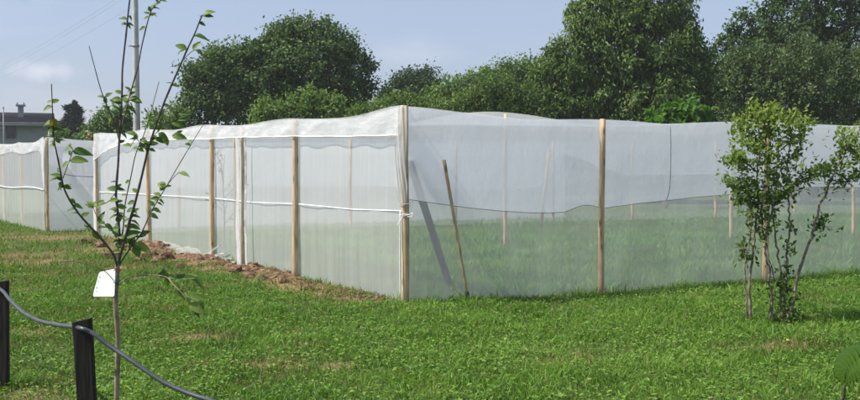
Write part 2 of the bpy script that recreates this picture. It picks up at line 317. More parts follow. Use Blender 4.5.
# lawn soil: thatch, soil and moss seen between the blades
def lawnmat():
    m, n, o = new_mat('lawn soil'); k = n.links.new; p = n.nodes.new('ShaderNodeBsdfPrincipled')
    t = n.nodes.new('ShaderNodeTexCoord')
    z1 = n.nodes.new('ShaderNodeTexNoise'); z1.inputs['Scale'].default_value = 1.4; z1.inputs['Detail'].default_value = 5
    z2 = n.nodes.new('ShaderNodeTexNoise'); z2.inputs['Scale'].default_value = 38; z2.inputs['Detail'].default_value = 5
    r1 = ramp_of(n, [(0.25, (0.05, 0.075, 0.018)), (0.55, (0.075, 0.115, 0.026)), (0.75, (0.11, 0.13, 0.04))])
    r2 = ramp_of(n, [(0.3, (0.35, 0.35, 0.35)), (0.7, (1.3, 1.3, 1.3))])
    mx = n.nodes.new('ShaderNodeMix'); mx.data_type = 'RGBA'; mx.blend_type = 'MULTIPLY'; mx.inputs[0].default_value = 0.9
    a = n.nodes.new('ShaderNodeAttribute'); a.attribute_name = 'bare'
    rb = ramp_of(n, [(0.3, (0.15, 0.095, 0.05)), (0.7, (0.33, 0.23, 0.13))])
    m3 = n.nodes.new('ShaderNodeMix'); m3.data_type = 'RGBA'
    b = n.nodes.new('ShaderNodeBump'); b.inputs['Strength'].default_value = 0.6; b.inputs['Distance'].default_value = 0.03
    k(t.outputs['Object'], z1.inputs['Vector']); k(t.outputs['Object'], z2.inputs['Vector'])
    k(z1.outputs['Fac'], r1.inputs[0]); k(z2.outputs['Fac'], r2.inputs[0]); k(r1.outputs[0], mx.inputs[6]); k(r2.outputs[0], mx.inputs[7])
    k(z2.outputs['Fac'], rb.inputs[0]); k(a.outputs['Fac'], m3.inputs[0]); k(mx.outputs[2], m3.inputs[6]); k(rb.outputs[0], m3.inputs[7])
    k(m3.outputs[2], p.inputs['Base Color']); k(z2.outputs['Fac'], b.inputs['Height']); k(b.outputs[0], p.inputs['Normal'])
    p.inputs['Roughness'].default_value = 0.95; p.inputs['Specular IOR Level'].default_value = 0.1
    k(p.outputs[0], o.inputs[0]); return m
M['lawn'] = lawnmat()

# ------------------------------------------------------------------ layout of the cages (plan)
C0 = np.array([-0.288, 10.94]); DA = unit(np.array([-7.11, 10.16])); DB = unit(np.array([6.49, 2.76]))
LA, LB = 12.4, 24.0
def P2(sb, sa):
    sb = np.asarray(sb, float); sa = np.asarray(sa, float)
    return C0[0] + DB[0] * sb + DA[0] * sa, C0[1] + DB[1] * sb + DA[1] * sa
NB = np.array([DB[1], -DB[0]])          # outward normal of the long front wall
NA = np.array([-DA[1], DA[0]])          # outward normal of the sunlit side wall
if NA[1] > 0: NA = -NA
if NB[1] > 0: NB = -NB
def plan(x, y):
    """(sb, sa) of a point"""
    A = np.array([[DB[0], DA[0]], [DB[1], DA[1]]]); iA = np.linalg.inv(A)
    x = np.asarray(x, float) - C0[0]; y = np.asarray(y, float) - C0[1]
    return iA[0, 0] * x + iA[0, 1] * y, iA[1, 0] * x + iA[1, 1] * y
def on_front(px, py, sa=0.0):
    """(sb, z) where the pixel's ray meets the front wall (or the wall parallel to it at sa)"""
    d = ray(px, py); q = C0 + DA * sa
    A = np.array([[d[0], -DB[0]], [d[1], -DB[1]]]); t, sb = np.linalg.solve(A, q); return sb, EYE + d[2] * t
def on_side(px, py):
    d = ray(px, py); A = np.array([[d[0], -DA[0]], [d[1], -DA[1]]]); t, sa = np.linalg.solve(A, C0); return sa, EYE + d[2] * t

def smst(x, a, b):
    t = np.clip((np.asarray(x, float) - a) / (b - a), 0, 1); return t * t * (3 - 2 * t)

def bare_mask(x, y):
    """bare or dried patches: a few scattered ones and the strip along the cage side"""
    x = np.asarray(x, float); y = np.asarray(y, float)
    n = fbm(x * 1.1 + 5, y * 0.9 + 2, 21); b = smst(n, 0.62, 0.76) * 0.45
    sb, sa = plan(x, y); d = -sb * abs(DB[0] * DA[1] - DB[1] * DA[0])      # distance outside the side wall
    strip = smst(d, -0.1, 0.1) * (1 - smst(d, 0.40, 1.0)) * smst(sa, -0.2, 0.5) * (1 - smst(sa, 9.5, 12.5))
    b = np.maximum(b, strip * smst(fbm(x * 2.6, y * 2.6, 5), 0.36, 0.58) * .95)
    for px, py, r in ((272, 365, .16), (335, 366, .13), (205, 337, .2), (298, 333, .12), (40, 262, .75), (18, 255, .6), (95, 250, .6), (300, 345, .1), (783, 347, .2), (110, 300, .18), (30, 333, .2), (15, 236, .9), (66, 238, .8), (20, 290, .15), (128, 268, .35), (350, 300, .3)):
        g = ground(px, py); b = np.maximum(b, 0.9 * smst(fbm(x * 7, y * 7, 15), .25, .55) * np.exp(-(((x - g[0]) / (r * 1.4)) ** 2 + ((y - g[1]) / r) ** 2)))
    return np.clip(b, 0, 1)

# ------------------------------------------------------------------ ground
def make_ground():
    xs = np.concatenate([np.linspace(-600, -40, 12), np.linspace(-30, -9, 22), np.arange(-8, 9.01, 0.12), np.linspace(10, 30, 21), np.linspace(40, 600, 12)])
    ys = np.concatenate([np.linspace(-30, 4, 10), np.arange(4.5, 16, 0.12), np.linspace(16.5, 34, 36), np.linspace(38, 100, 12), np.linspace(130, 1500, 12)])
    V, F = grid(lambda u, v: np.stack([u, v, ground_z(u, v)], -1), xs, ys)
    o = link('lawn', np_mesh('lawn', V, F, {'bare': bare_mask(V[:, 0], V[:, 1])}, True), M['lawn']); o['kind'] = 'structure'
make_ground()

def blades(name, X, Y, H, Wd, tint, mat, lean=0.5):
    n = len(X); Z = ground_z(X, Y) - 0.004; a = rng.random(n) * 2 * math.pi
    s = np.stack([np.cos(a), np.sin(a), np.zeros(n)], -1) * Wd[:, None] * 0.5
    l = rng.random(n) ** 0.8 * lean; b = rng.random(n) * 2 * math.pi
    d = np.stack([np.cos(b) * l, np.sin(b) * l, np.ones(n)], -1)
    B = np.stack([X, Y, Z], -1); m_ = B + d * H[:, None] * 0.5 * np.array([.7, .7, 1.05]); t = B + d * H[:, None] * np.array([1.25, 1.25, 0.92])
    V = np.stack([B - s, B + s, m_ + s * 0.8, m_ - s * 0.8, t], 1).reshape(-1, 3); i = np.arange(n)[:, None] * 5
    at_ = np.repeat(tint, 5)
    return V, [i + np.array([[0, 1, 2, 3]]), i + np.array([[3, 2, 4]])], at_
def scatter(y0, y1, dens, mfun, hx=0.5, pad=0.6):
    wmax = hx * y1 + pad; n = int(dens * (y1 - y0) * 2 * wmax)
    x = (rng.random(n) * 2 - 1) * wmax; y = y0 + rng.random(n) * (y1 - y0)
    k = (np.abs(x) < hx * y + pad) & (rng.random(n) < mfun(x, y)); return x[k], y[k]
def outside(x, y):
    sb, sa = plan(x, y); return ~((sb > -0.03) & (sa > -0.03) & (sa < LA + 0.05))
def make_grass():
    Vs, Fs, T, n0 = [], [], [], 0
    def add(V, F, t):
        nonlocal n0
        Vs.append(V); Fs.extend([f + n0 for f in F]); T.append(t); n0 += len(V)
    for y0, y1, dens, hs in ((5.2, 8.0, 2600, 1.0), (8.0, 11.5, 1900, 1.05), (11.5, 16, 1000, 1.15), (16, 34, 260, 1.3)):
        x, y = scatter(y0, y1, dens, lambda x, y: outside(x, y) * (1 - 0.85 * bare_mask(x, y)) * (0.45 + 0.55 * smst(fbm(x * 2.1, y * 2.1, 31), 0.3, 0.6)))
        big = fbm(x * 0.9, y * 0.9, 41); fine = fbm(x * 3.5, y * 3.5, 51)
        sb, sa = plan(x, y); near = np.exp(-np.clip(-np.minimum(sa, 99), 0, 9) / 0.16) * (sb > 0) * (sa < 0.1)
        H = (0.028 + 0.055 * rng.random(len(x)) ** 1.5) * (0.45 + 0.8 * fine + 0.6 * smst(fbm(x * 2.2, y * 2.2, 46), .4, .65)) * hs + near * 0.035
        Wd = (0.006 + 0.006 * rng.random(len(x))) * (1 + (y0 - 5) * 0.07)
        # greener to the right and near, drier to the upper left
        dry = 0.10 * smst(-x, 0.0, 4.0) * smst(y, 7, 11) + 0.5 * bare_mask(x, y)
        t = np.clip(0.24 + 0.6 * fine + 0.75 * (big - 0.47) + 0.32 * (rng.random(len(x)) - 0.5) - dry, 0.02, 1)
        t = np.where(rng.random(len(x)) < 0.07 + dry * 0.45, rng.random(len(x)) * 0.15, t)
        add(*blades('g', x, y, H, Wd, t, None, 0.9))
    # broad little weed leaves (clover, plantain) lying among the blades
    for y0, y1, dens in ((5.2, 8, 900), (8, 13.5, 520)):
        x, y = scatter(y0, y1, dens, lambda x, y: outside(x, y) * (1 - 0.9 * bare_mask(x, y)) * (.25 + .75 * smst(fbm(x * 1.6 + 9, y * 1.6, 61), 0.3, 0.65)))
        n = len(x); a = rng.random(n) * 6.283; up = 0.15 + 0.5 * rng.random(n)
        D = np.stack([np.cos(a), np.sin(a), up], -1); N = unit(np.stack([0.5 * (rng.random(n) - .5), 0.5 * (rng.random(n) - .5), np.ones(n)], -1))
        P = np.stack([x, y, ground_z(x, y) + 0.012 + 0.04 * rng.random(n)], -1); Ln = 0.018 + 0.030 * rng.random(n)
        V, F = leaf_cloud(P, D, N, Ln, Ln * (0.22 + 0.16 * rng.random(n)), 0.2, 0.15)
        add(V, F, np.repeat(np.clip(0.45 + 0.5 * rng.random(n) + 0.3 * (fbm(x, y, 71) - 0.5), 0.1, 1), 4))
    # longer uncut tufts and lying dead straw
    cxs, cys = scatter(5.4, 13.5, 5.5, lambda x, y: outside(x, y) * (1 - .6 * bare_mask(x, y)))
    sb, sa = plan(cxs, cys); m_ = 14; x = np.repeat(cxs, m_) + rng.normal(size=len(cxs) * m_) * .035; y = np.repeat(cys, m_) + rng.normal(size=len(cxs) * m_) * .035; n = len(x)
    hh = np.repeat(.05 + .07 * rng.random(len(cxs)) ** 2, m_); add(*blades('g', x, y, hh * (.6 + .6 * rng.random(n)), .006 + .005 * rng.random(n), np.clip(np.repeat(.3 + .5 * rng.random(len(cxs)), m_) + .3 * (rng.random(n) - .4), .05, 1), None, 1.1))
    x, y = scatter(5.4, 13.5, 90, lambda x, y: outside(x, y) * (.25 + .75 * smst(fbm(x * 1.3 + 4, y * 1.3, 36), .42, .62))); n = len(x)
    add(*blades('g', x, y, .02 + .03 * rng.random(n), .004 + .003 * rng.random(n), rng.random(n) * .13, None, 3.2))
    o = link('lawn_grass', np_mesh('lawn_grass', np.concatenate(Vs), Fs, {'tint': np.concatenate(T)}), M['grass']); o['kind'] = 'stuff'
    tag(o, 'short green weedy grass of the lawn in front of the net cages', 'grass')
    # longer grass growing under the net
    Vs, Fs, T, n0 = [], [], [], 0
    for y0, y1, dens in ((10.8, 16, 1000), (16, 22, 480), (22, 33, 200)):
        x, y = scatter(y0, y1, dens, lambda x, y: ~outside(x, y) * (0.35 + 0.65 * smst(fbm(x * 1.3, y * 1.3, 81), 0.3, 0.6)))
        fine = fbm(x * 1.8, y * 1.8, 91); n = len(x)
        add(*blades('g', x, y, (0.04 + 0.09 * rng.random(n)) * (0.5 + 1.0 * smst(fine, .3, .7)), (0.008 + 0.008 * rng.random(n)) * (1 + (y0 - 10) * 0.06), np.clip(1.5 * (fine - .2) + 0.6 * (rng.random(n) - 0.5), 0, 1), None, 0.8))
    o = link('cage_grass', np_mesh('cage_grass', np.concatenate(Vs), Fs, {'tint': np.concatenate(T)}), M['cagegrass']); o['kind'] = 'stuff'
    tag(o, 'longer grass growing under the netting inside the large cage', 'grass')
make_grass()

# ------------------------------------------------------------------ the big net cage
def zroof(sb, sa):
    sb = np.asarray(sb, float); sa = np.asarray(sa, float)
    z = 2.20 - 0.035 * smst(sb, 2.5, 6) + 0.05 * sa / LA + 0.05 * np.exp(-(sb ** 2 + sa ** 2) / 0.9) - 0.055 * np.exp(-((sb - 2.7) ** 2 + (sa * 0.8) ** 2) / 3.0)
    z = z + 0.36 * np.exp(-((sb - 5.2) ** 2 / 2.0 + (sa - 5.9) ** 2 / 3.0))
    sag = 0.055 * np.sin(math.pi * sb / 2.67) ** 2 * (0.5 + 0.5 * np.cos(sb * 1.7) ** 2)
    sag2 = 0.05 * np.abs(np.sin(math.pi * sa / 3.0)) ** 1.5
    return z - sag * np.exp(-sa / 4) - sag2 * np.exp(-sb / 3) + 0.02 * (fbm(sb * 1.1, sa * 1.1, 101) - 0.47)

cage = root('net_cage', (C0[0], C0[1], 0), 'large walk-in cage of sheer white insect netting on wooden posts across the lawn', 'net cage')
def post(parent, x, y, top, r=0.047, name='post', mat='wood', z0=None, lean=(0, 0)):
    z = float(ground_z(x, y)) - 0.15 if z0 is None else z0
    zs = np.linspace(z, top, 9); ph = rng.random() * 6
    Pp = np.stack([x + 0.006 * np.sin(zs * 2.3 + ph) + lean[0] * (zs - z), y + 0.006 * np.cos(zs * 1.9 + ph) + lean[1] * (zs - z), zs], -1)
    return part(name, tube(Pp, np.linspace(r * 1.06, r * 0.95, 9), 12, 0.05), M[mat], parent)
def wall(parent, name, fpt, us, ztop, zbot, nrm, off, mat, amp=0.02, seed=0, nv=24, flare=0.0):
    """hanging sheet: fpt(u)->xy, ztop/zbot functions of u, nrm outward, off = offset along nrm"""
    def fn(u, v):
        x, y = fpt(u); zt, zb = ztop(u), zbot(u, x, y); z = zb + (zt - zb) * v
        loose = 4 * v * (1 - v) * 0.8 + 0.35 * (1 - v) * smst(v, 0, 0.05) + 0.05
        d = off + amp * loose * 2.0 * ((fbm(u * 1.3, z * 0.8, seed) - 0.47) + 0.45 * (fbm(u * 5.5, z * 1.1, seed + 9) - 0.47)) + flare * (1 - v) ** 6
        return np.stack([x + nrm[0] * d, y + nrm[1] * d, z], -1)
    return part(name, grid(fn, us, np.linspace(0, 1, nv)), M[mat], parent)

front_u = np.arange(0, LB + 0.01, 0.1); side_u = np.arange(0, LA + 0.01, 0.1)
gz = lambda u, x, y: ground_z(x, y) - 0.02
wall(cage, 'front_net', lambda u: P2(u, 0), front_u, lambda u: zroof(u, 0 * u), gz, NB, -0.065, 'net', 0.03, 201)
wall(cage, 'side_net', lambda u: P2(0 * u, u), side_u, lambda u: zroof(0 * u, u), gz, NA, -0.05, 'net_side', 0.025, 211)
wall(cage, 'back_net', lambda u: P2(u, LA), np.arange(0, LB + 0.01, 0.2), lambda u: zroof(u, LA + 0 * u), gz, -NB, -0.06, 'net_far', 0.03, 221)
wall(cage, 'end_net', lambda u: P2(LB, u), np.arange(0, LA + 0.01, 0.3), lambda u: zroof(LB + 0 * u, u), gz, -NA, -0.06, 'net_far', 0.03, 231)
def roof_fn(u, v):
    x, y = P2(u, v); return np.stack([x, y, zroof(u, v) + 0.004], -1)
part('roof_net', grid(roof_fn, np.arange(0, LB + 0.01, 0.15), np.arange(0, LA + 0.01, 0.15)), M['net_roof'], cage)

# second layer hanging from the roof over the upper half of the front wall, its hem waving
hem_px = [(405, 199), (420, 201), (440, 204), (470, 208), (500, 211), (530, 213), (555, 213), (568, 212), (576, 208), (586, 205), (596, 206), (604, 208.5), (615, 207), (640, 203.5), (670, 200.5), (700, 197), (728, 195), (760, 191), (800, 187.5), (832, 187), (862, 188), (900, 186), (1000, 184), (1300, 182), (1800, 178)]
hb, hz = np.array([on_front(*p) for p in hem_px]).T; hb[0] = 0.0
hem_z = lambda u: np.interp(u, hb, hz)
wall(cage, 'overlay_net', lambda u: P2(u, 0), front_u, lambda u: zroof(u, 0 * u) + 0.002, lambda u, x, y: hem_z(u), NB, -0.042, 'net_over', 0.016, 241)
hu = np.arange(0, 20, 0.08); hx, hy = P2(hu, 0)
part('hem', tube(np.stack([hx - NB[0] * 0.039, hy - NB[1] * 0.039, hem_z(hu)], -1), 0.0042, 5), M['hem'], cage)
# and over the back wall
bh_px = [(380, 186), (450, 189), (512, 189), (540, 187), (549, 172), (553, 156), (567, 154.5), (580, 158), (595, 165), (612, 170), (625, 175.5), (635, 175.5), (650, 174), (695, 174), (740, 173), (800, 174), (860, 173)]
bb, bz = np.array([on_front(px, py, LA) for px, py in bh_px]).T
wall(cage, 'overlay_net', lambda u: P2(u, LA), np.arange(0, LB, 0.2), lambda u: zroof(u, LA + 0 * u), lambda u, x, y: np.interp(u, bb, bz), -NB, 0.01, 'net_far_over', 0.02, 251)
hu2 = np.arange(bb[0], 20, 0.15); hx, hy = P2(hu2, LA)
part('hem', tube(np.stack([hx, hy, np.interp(hu2, bb, bz)], -1), 0.012, 5), M['cord'], cage)
# folded edge of the roof net along the sunlit side, wrinkled and nearly opaque
sp = [(97, 160), (102, 155), (112, 149), (125, 144), (148, 141), (180, 139.5), (212, 139), (241, 137.5), (295, 136.5), (350, 136.5), (405, 135)]
sa_, sz_ = np.array([on_side(*p) for p in sp]).T; o_ = np.argsort(sa_); sa_, sz_ = sa_[o_], sz_[o_]
def strip_fn(u, v):
    x, y = P2(0 * u, u); zt = zroof(0 * u, u) + 0.012; zb = np.interp(u, sa_, sz_) + 0.015 * (fbm(u * 3, u * 0, 271) - .5)
    z = zb + (zt - zb) * v
    d = 0.058 + 0.05 * (fbm(u * 2.6 + z * 3, z * 6.0, 261, 3) - 0.47) * (1 - v ** 3) + 0.012 * np.sin(u * 9 + 4 * fbm(u, z, 281)) * (1 - v)
    return np.stack([x + NA[0] * d, y + NA[1] * d, z], -1)
part('edge_strip', grid(strip_fn, np.arange(-0.02, LA + 0.03, 0.035), np.linspace(0, 1, 14)), M['net_strip'], cage)
us = np.arange(0, LA + .03, 0.05); ex = strip_fn(us, 0 * us)
part('edge_roll', tube(ex, 0.008, 6), M['cord'], cage)

# posts: front row, side row, middle and back rows
FR = [0.0, 2.67, 5.33, 8.0, 10.7]; SR = [2.77, 5.77, 8.96, LA]
for sb in FR:
    x, y = P2(sb, 0); post(cage, float(x), float(y), float(zroof(sb, 0)) + 0.012, 0.044 if sb == 0 else 0.038)
for sa in SR:
    x, y = P2(0, sa); post(cage, float(x), float(y), float(zroof(0, sa)) - 0.012, 0.040)
for sb in (5.44, 10.76, 14.2):
    x, y = P2(sb, 5.77); post(cage, float(x), float(y), float(zroof(sb, 5.77)) - 0.02, 0.036)
for sb in (3.0, 5.85, 8.69, 11.56, 14.1, 17.0, 20.0, 23.0):
    x, y = P2(sb, LA - 0.12); post(cage, float(x), float(y), float(zroof(sb, LA)) - 0.03, 0.036)
xa, ya = P2(0.02, 4.6); post(cage, float(xa), float(ya), float(zroof(0, 4.6)) - 0.012, 0.024)
# braces
bt, bbm = np.array([C0[0] + 0.05, C0[1] + 0.11, 1.62]), ground(450, 286)
dv = bbm - bt; sd = unit(np.cross(dv, [0, 1, 0])); th = unit(np.cross(dv, sd))
Vb = np.array([bt + sd * a * 0.045 + th * b * 0.014 for a, b in ((-1, -1), (1, -1), (1, 1), (-1, 1))] + [bbm + sd * a * 0.045 + th * b * 0.014 for a, b in ((-1, -1), (1, -1), (1, 1), (-1, 1))])
part('brace', (Vb, [np.array([[0, 3, 2, 1], [4, 5, 6, 7], [0, 1, 5, 4], [1, 2, 6, 5], [2, 3, 7, 6], [3, 0, 4, 7]])]), M['greywood'], cage, False)
part('brace', tube(np.array([at(549, 150, 24.6), at(541, 225, 24.2)]), 0.045, 8), M['wood'], cage)
# white cord along the side wall and a seam cord in the overlay
cu = np.arange(0.0, LA + 0.01, 0.1); cz = np.interp(cu, [0, 1.2, 2.77, 4.3, 5.77, 8.96, 12.4], [1.045, 1.015, 1.03, 1.0, 1.02, 0.99, 0.96])
cx, cy = P2(0 * cu, cu); part('cord', tube(np.stack([cx - NA[0] * 0.030, cy - NA[1] * 0.030, cz], -1), 0.0065, 6), M['cord'], cage)
sx = np.array([on_front(px, py) for px, py in ((672, 125), (672.5, 150), (672, 175), (671, 190), (668, 200))])
px_, py_ = P2(sx[:, 0], 0); part('seam', tube(smooth_path(np.stack([px_ - NB[0] * .032, py_ - NB[1] * .032, sx[:, 1]], -1)), 0.005, 5), M['hem'], cage)
# net gathered round the corner post and tied with cord
def ribbon(path, wid, nrm, folds=3, amp=0.02, n=9):
    path = smooth_path(path, 8); T = unit(np.gradient(path, axis=0)); S = unit(np.cross(T, nrm)); Nn = np.cross(S, T)
    wid = np.interp(np.linspace(0, 1, len(path)), np.linspace(0, 1, len(wid)), wid); V = []
    for i, p in enumerate(path):
        for k in np.linspace(-1, 1, n):
            V.append(p + S[i] * k * wid[i] + Nn[i] * amp * math.sin(k * folds * math.pi + i * 0.35))
    a = (np.arange(len(path) - 1)[:, None] * n + np.arange(n - 1)[None]).ravel()
    return np.array(V), [np.stack([a, a + n, a + n + 1, a + 1], -1)]
nf = np.array([-0.3, -0.95, 0]); cp = np.array([C0[0], C0[1], 0])
part('gathered_net', ribbon([cp + nf * 0.062 + [0, 0, 2.25], cp + nf * .066 + [-.01, 0, 1.95], cp + nf * .07 + [-.015, 0, 1.6], cp + nf * .066 + [0.005, 0, 1.32], cp + nf * .06 + [.01, 0, 1.12]], [.050, .056, .052, .045, .02], nf, 2, .006, 15), M['net_veil'], cage)
part('gathered_net', ribbon([cp + nf * .03 + [-.06, 0, 2.05], cp + nf * .05 + [-.075, 0, 1.7], cp + nf * .06 + [-.055, 0, 1.35], cp + nf * .06 + [-.03, 0, 1.1]], [.012, .03, .034, .012], nf, 2, .008, 9), M['net_veil'], cage)
for zt in (1.10, 0.985):
    a = np.linspace(0, 6.6, 26); part('tie', tube(np.stack([cp[0] + .062 * np.cos(a), cp[1] + .062 * np.sin(a), zt + .006 * a], -1), 0.0045, 6), M['cord'], cage)
part('tie', tube(smooth_path([cp + [0, -.062, 1.0], cp + [.05, -.09, 1.01], cp + [.085, -.09, 1.03], cp + [.08, -.1, .99], cp + [.03, -.08, .985]]), .0038, 6), M['cord'], cage)
part('tie', tube(smooth_path([cp + [-.02, -.065, 1.0], cp + [-.06, -.1, .93], cp + [-.09, -.1, .88]]), .0045, 6), M['cord'], cage)
part('tie', tube(smooth_path([cp + [-.055, -.03, 1.05], cp + [-.06, -.04, .5], cp + [-.055, -.05, .05]]), .006, 6), M['cord'], cage)
# net gathered round the thin jamb pole and at the far corner
for sa, w_, zt in ((4.62, .05, 1.99), (4.33, .02, 1.97), (LA + .03, .07, 1.95)):
    x, y = P2(0, sa); b = np.array([float(x) + NA[0] * .05, float(y) + NA[1] * .05, 0.0])
    part('gathered_net', ribbon([b + [0, 0, zt], b + [.01, 0, 1.4], b + [-.008, 0, .8], b + [.02, -.04, .03]], [w_, w_ * .9, w_ * .8, w_ * 1.3], np.array([*NA, 0]), 3, .014, 13), M['net_fold'], cage)
# loose skirt of net crumpled on the ground along the side wall
def skirt_fn(u, v):
    x, y = P2(0 * u, u); sw = 0.45 + 0.55 * smst(fbm(u * 0.9, 0 * u, 291), .35, .6)
    r = v * 0.26 * sw; crump = fbm(u * 6.0, v * 4.5, 301, 5) - .42
    z = 0.12 * sw * (1 - v) ** 1.6 + 0.085 * np.abs(crump) * (1 - 0.3 * v) * smst(v, 0, .15) + 0.12 * smst(v, .1, .9) * (1 - v)
    d = -0.03 + r + 0.10 * crump * smst(v, 0, .3)
    return np.stack([x + NA[0] * d, y + NA[1] * d, np.maximum(z + 0.02, .012) + ground_z(x, y)], -1)
part('crumpled_skirt', grid(skirt_fn, np.arange(5.0, 8.4, 0.03), np.linspace(0, 1, 18)), M['net_skirt'], cage)
for (p0, p1) in (((207, 272), (226, 244)), ((212, 277), (232, 252)), ((232, 280), (240, 262))):
    a = [on_side(*p0), on_side(*p1)]; q = []
    for (s_, z_) in a:
        x, y = P2(0, s_); q.append([float(x) + NA[0] * .08, float(y) + NA[1] * .08, max(z_, .03)])
    part('pull_fold', ribbon(np.array([q[0], (np.array(q[0]) + q[1]) / 2, q[1]]), [.035, .02, .006], np.array([*NA, 0]), 2, .01, 7), M['net_fold'], cage)

# ------------------------------------------------------------------ the second cage beyond it
K = ground(48, 231.5)[:2]
cage2 = root('net_cage', (K[0], K[1], 0), 'smaller white net cage standing past the far end of the large one, facing the house', 'net cage')
def Q2(sb, sa): return K[0] + DB[0] * np.asarray(sb, float) + DA[0] * np.asarray(sa, float), K[1] + DB[1] * np.asarray(sb, float) + DA[1] * np.asarray(sa, float)
def z2(sb, sa):
    sb = np.asarray(sb, float); sa = np.asarray(sa, float)
    return 2.13 + 0.07 * np.exp(-(sa ** 2 + sb ** 2) / .3) - .05 * np.abs(np.sin(math.pi * (sa) / 2.6)) * np.exp(-sb / 2) + .03 * (fbm(sb, sa, 311) - .5)
u2 = np.arange(0, 9.01, .1)
wall(cage2, 'side_net', lambda u: Q2(0 * u, u), u2, lambda u: z2(0 * u, u), gz, NA, .055, 'net_side', .02, 321)
wall(cage2, 'front_net', lambda u: Q2(u, 0), np.arange(0, 14.01, .2), lambda u: z2(u, 0 * u), gz, NB, -.06, 'net_over', .03, 331)
wall(cage2, 'back_net', lambda u: Q2(u, 9), np.arange(0, 14.01, .25), lambda u: z2(u, 9 + 0 * u), gz, -NB, -.06, 'net_far', .03, 341)
part('roof_net', grid(lambda u, v: np.stack([*Q2(u, v), z2(u, v) + .003], -1), np.arange(0, 14.01, .25), np.arange(0, 9.01, .25)), M['net_roof'], cage2)
def strip2(u, v):
    x, y = Q2(0 * u, u); zt = z2(0 * u, u) + .01; zb = 1.86 + .03 * np.sin(u * 2.2) - .5 * np.exp(-u / .12)
    z = zb + (zt - zb) * v; d = .075 + .06 * (fbm(u * 4, z * 7, 351) - .47) * (1 - v ** 3); return np.stack([x + NA[0] * d, y + NA[1] * d, z], -1)
part('edge_strip', grid(strip2, np.arange(-.02, 9, .04), np.linspace(0, 1, 12)), M['net_strip'], cage2)
for sa in (0, 2.7, 4.9, 7.4):
    x, y = Q2(0, sa); post(cage2, float(x), float(y), float(z2(0, sa)) - .01, .036)
for sb in (3, 6, 9, 12):
    x, y = Q2(sb, 0); post(cage2, float(x), float(y), float(z2(sb, 0)), .045)
cu = np.arange(0, 9, .1); cx, cy = Q2(0 * cu, cu)
part('cord', tube(np.stack([cx + NA[0] * .085, cy + NA[1] * .085, 0.98 + .03 * np.sin(cu * 1.2)], -1), .012, 6), M['cord'], cage2)
x, y = Q2(0, -0.02); b = np.array([float(x) - .06, float(y) - .06, 0])
part('gathered_net', ribbon([b + [0, 0, 2.15], b + [-.02, 0, 1.5], b + [.0, 0, 1.0]], [.08, .06, .03], np.array([*NA, 0]), 3, .02, 11), M['net_fold'], cage2)
def wall_curve(pxs):
    r = []
    for px, py in pxs:
        d = ray(px, py); A = np.array([[d[0], -DB[0]], [d[1], -DB[1]]]); t, s = np.linalg.solve(A, K); r.append([*(K + DB * s + NB * .03), EYE + d[2] * t])
    return np.array(r)
part('seam', tube(smooth_path(wall_curve([(64, 174), (75, 176), (95, 177)])), .01, 5), M['hem'], cage2)

# ------------------------------------------------------------------ turned soil along the side wall
def bank_fn(u, v):
    x, y = P2(0 * u, u); d = -0.06 + v * 0.56
    prof = np.sin(np.clip(v, 0, 1) * math.pi) ** 0.8 * (0.5 + 0.8 * (1 - v))
    amt = (0.22 * smst(u, -0.2, 0.6) + 0.78 * smst(u, 1.2, 3.2)) * (1 - smst(u, 9.8, 11.5)) * np.maximum(0.38 + 0.62 * smst(fbm(u * .9, 0 * u + 3, 361), .36, .6), 1.15 * np.exp(-((u - 8.3) / 1.1) ** 2))
    h = 0.15 * prof * amt * (0.1 + 1.5 * fbm(u * 3.6, d * 5.5, 371, 5)) + 0.11 * prof * amt * (fbm(u * 11, d * 11, 381) - .45)
    xx, yy = x + NA[0] * d, y + NA[1] * d
    return np.stack([xx, yy, ground_z(xx, yy) - 0.012 + h], -1)
V, F = grid(bank_fn, np.arange(-0.3, 11.6, 0.045), np.linspace(0, 1, 26))
o = link('soil_bank', np_mesh('soil_bank', V, F, None, True), M['soil']); o['kind'] = 'structure'
import bmesh
bm = bmesh.new(); bmesh.ops.create_icosphere(bm, subdivisions=2, radius=1.0)
ico_v = np.array([v.co[:] for v in bm.verts]); ico_f = np.array([[v.index for v in f.verts] for f in bm.faces]); bm.free()
bm = bmesh.new(); bmesh.ops.create_icosphere(bm, subdivisions=1, radius=1.0)
ico1_v = np.array([v.co[:] for v in bm.verts]); ico1_f = np.array([[v.index for v in f.verts] for f in bm.faces]); bm.free()
def clod(c, r, seed, lo=False):
    bv, bf = (ico1_v, ico1_f) if lo else (ico_v, ico_f)
    k = 1 + 0.55 * (fbm(bv[:, 0] * 2.2 + seed, bv[:, 1] * 2.2 + bv[:, 2] * 1.7, seed) - .47) + 0.25 * (rng.random(len(bv)) - .5)
    return bv * k[:, None] * np.array([1, 1, .72]) * r + c, [bf]
cl_ = []
for i in range(1100):
    u = rng.random() * 11.0; v = rng.beta(1.6, 2.6)
    if rng.random() > 0.25 + 0.75 * float(smst(fbm(u * .7, 3.0, 361), .3, .62)): continue
    p = bank_fn(np.array([[u]]), np.array([[v]]))[0, 0]; cl_.append(clod(p, 0.008 + 0.045 * rng.random() ** 3, i, True))
o = part('soil_crumbs', join(cl_), M['soil'], None, False); o['kind'] = 'stuff'
tag(o, 'small crumbs of loose brown soil on the bank beside the netting', 'soil')
CLODS = [(86, 243, .13), (100, 247, .11), (110, 258, .13), (126, 250, .10), (150, 258, .14), (158, 262, .11), (166, 259, .13), (236, 273, .10), (250, 278, .08), (180, 268, .07), (284, 283, .07), (262, 280, .07), (310, 290, .06), (140, 262, .09)]
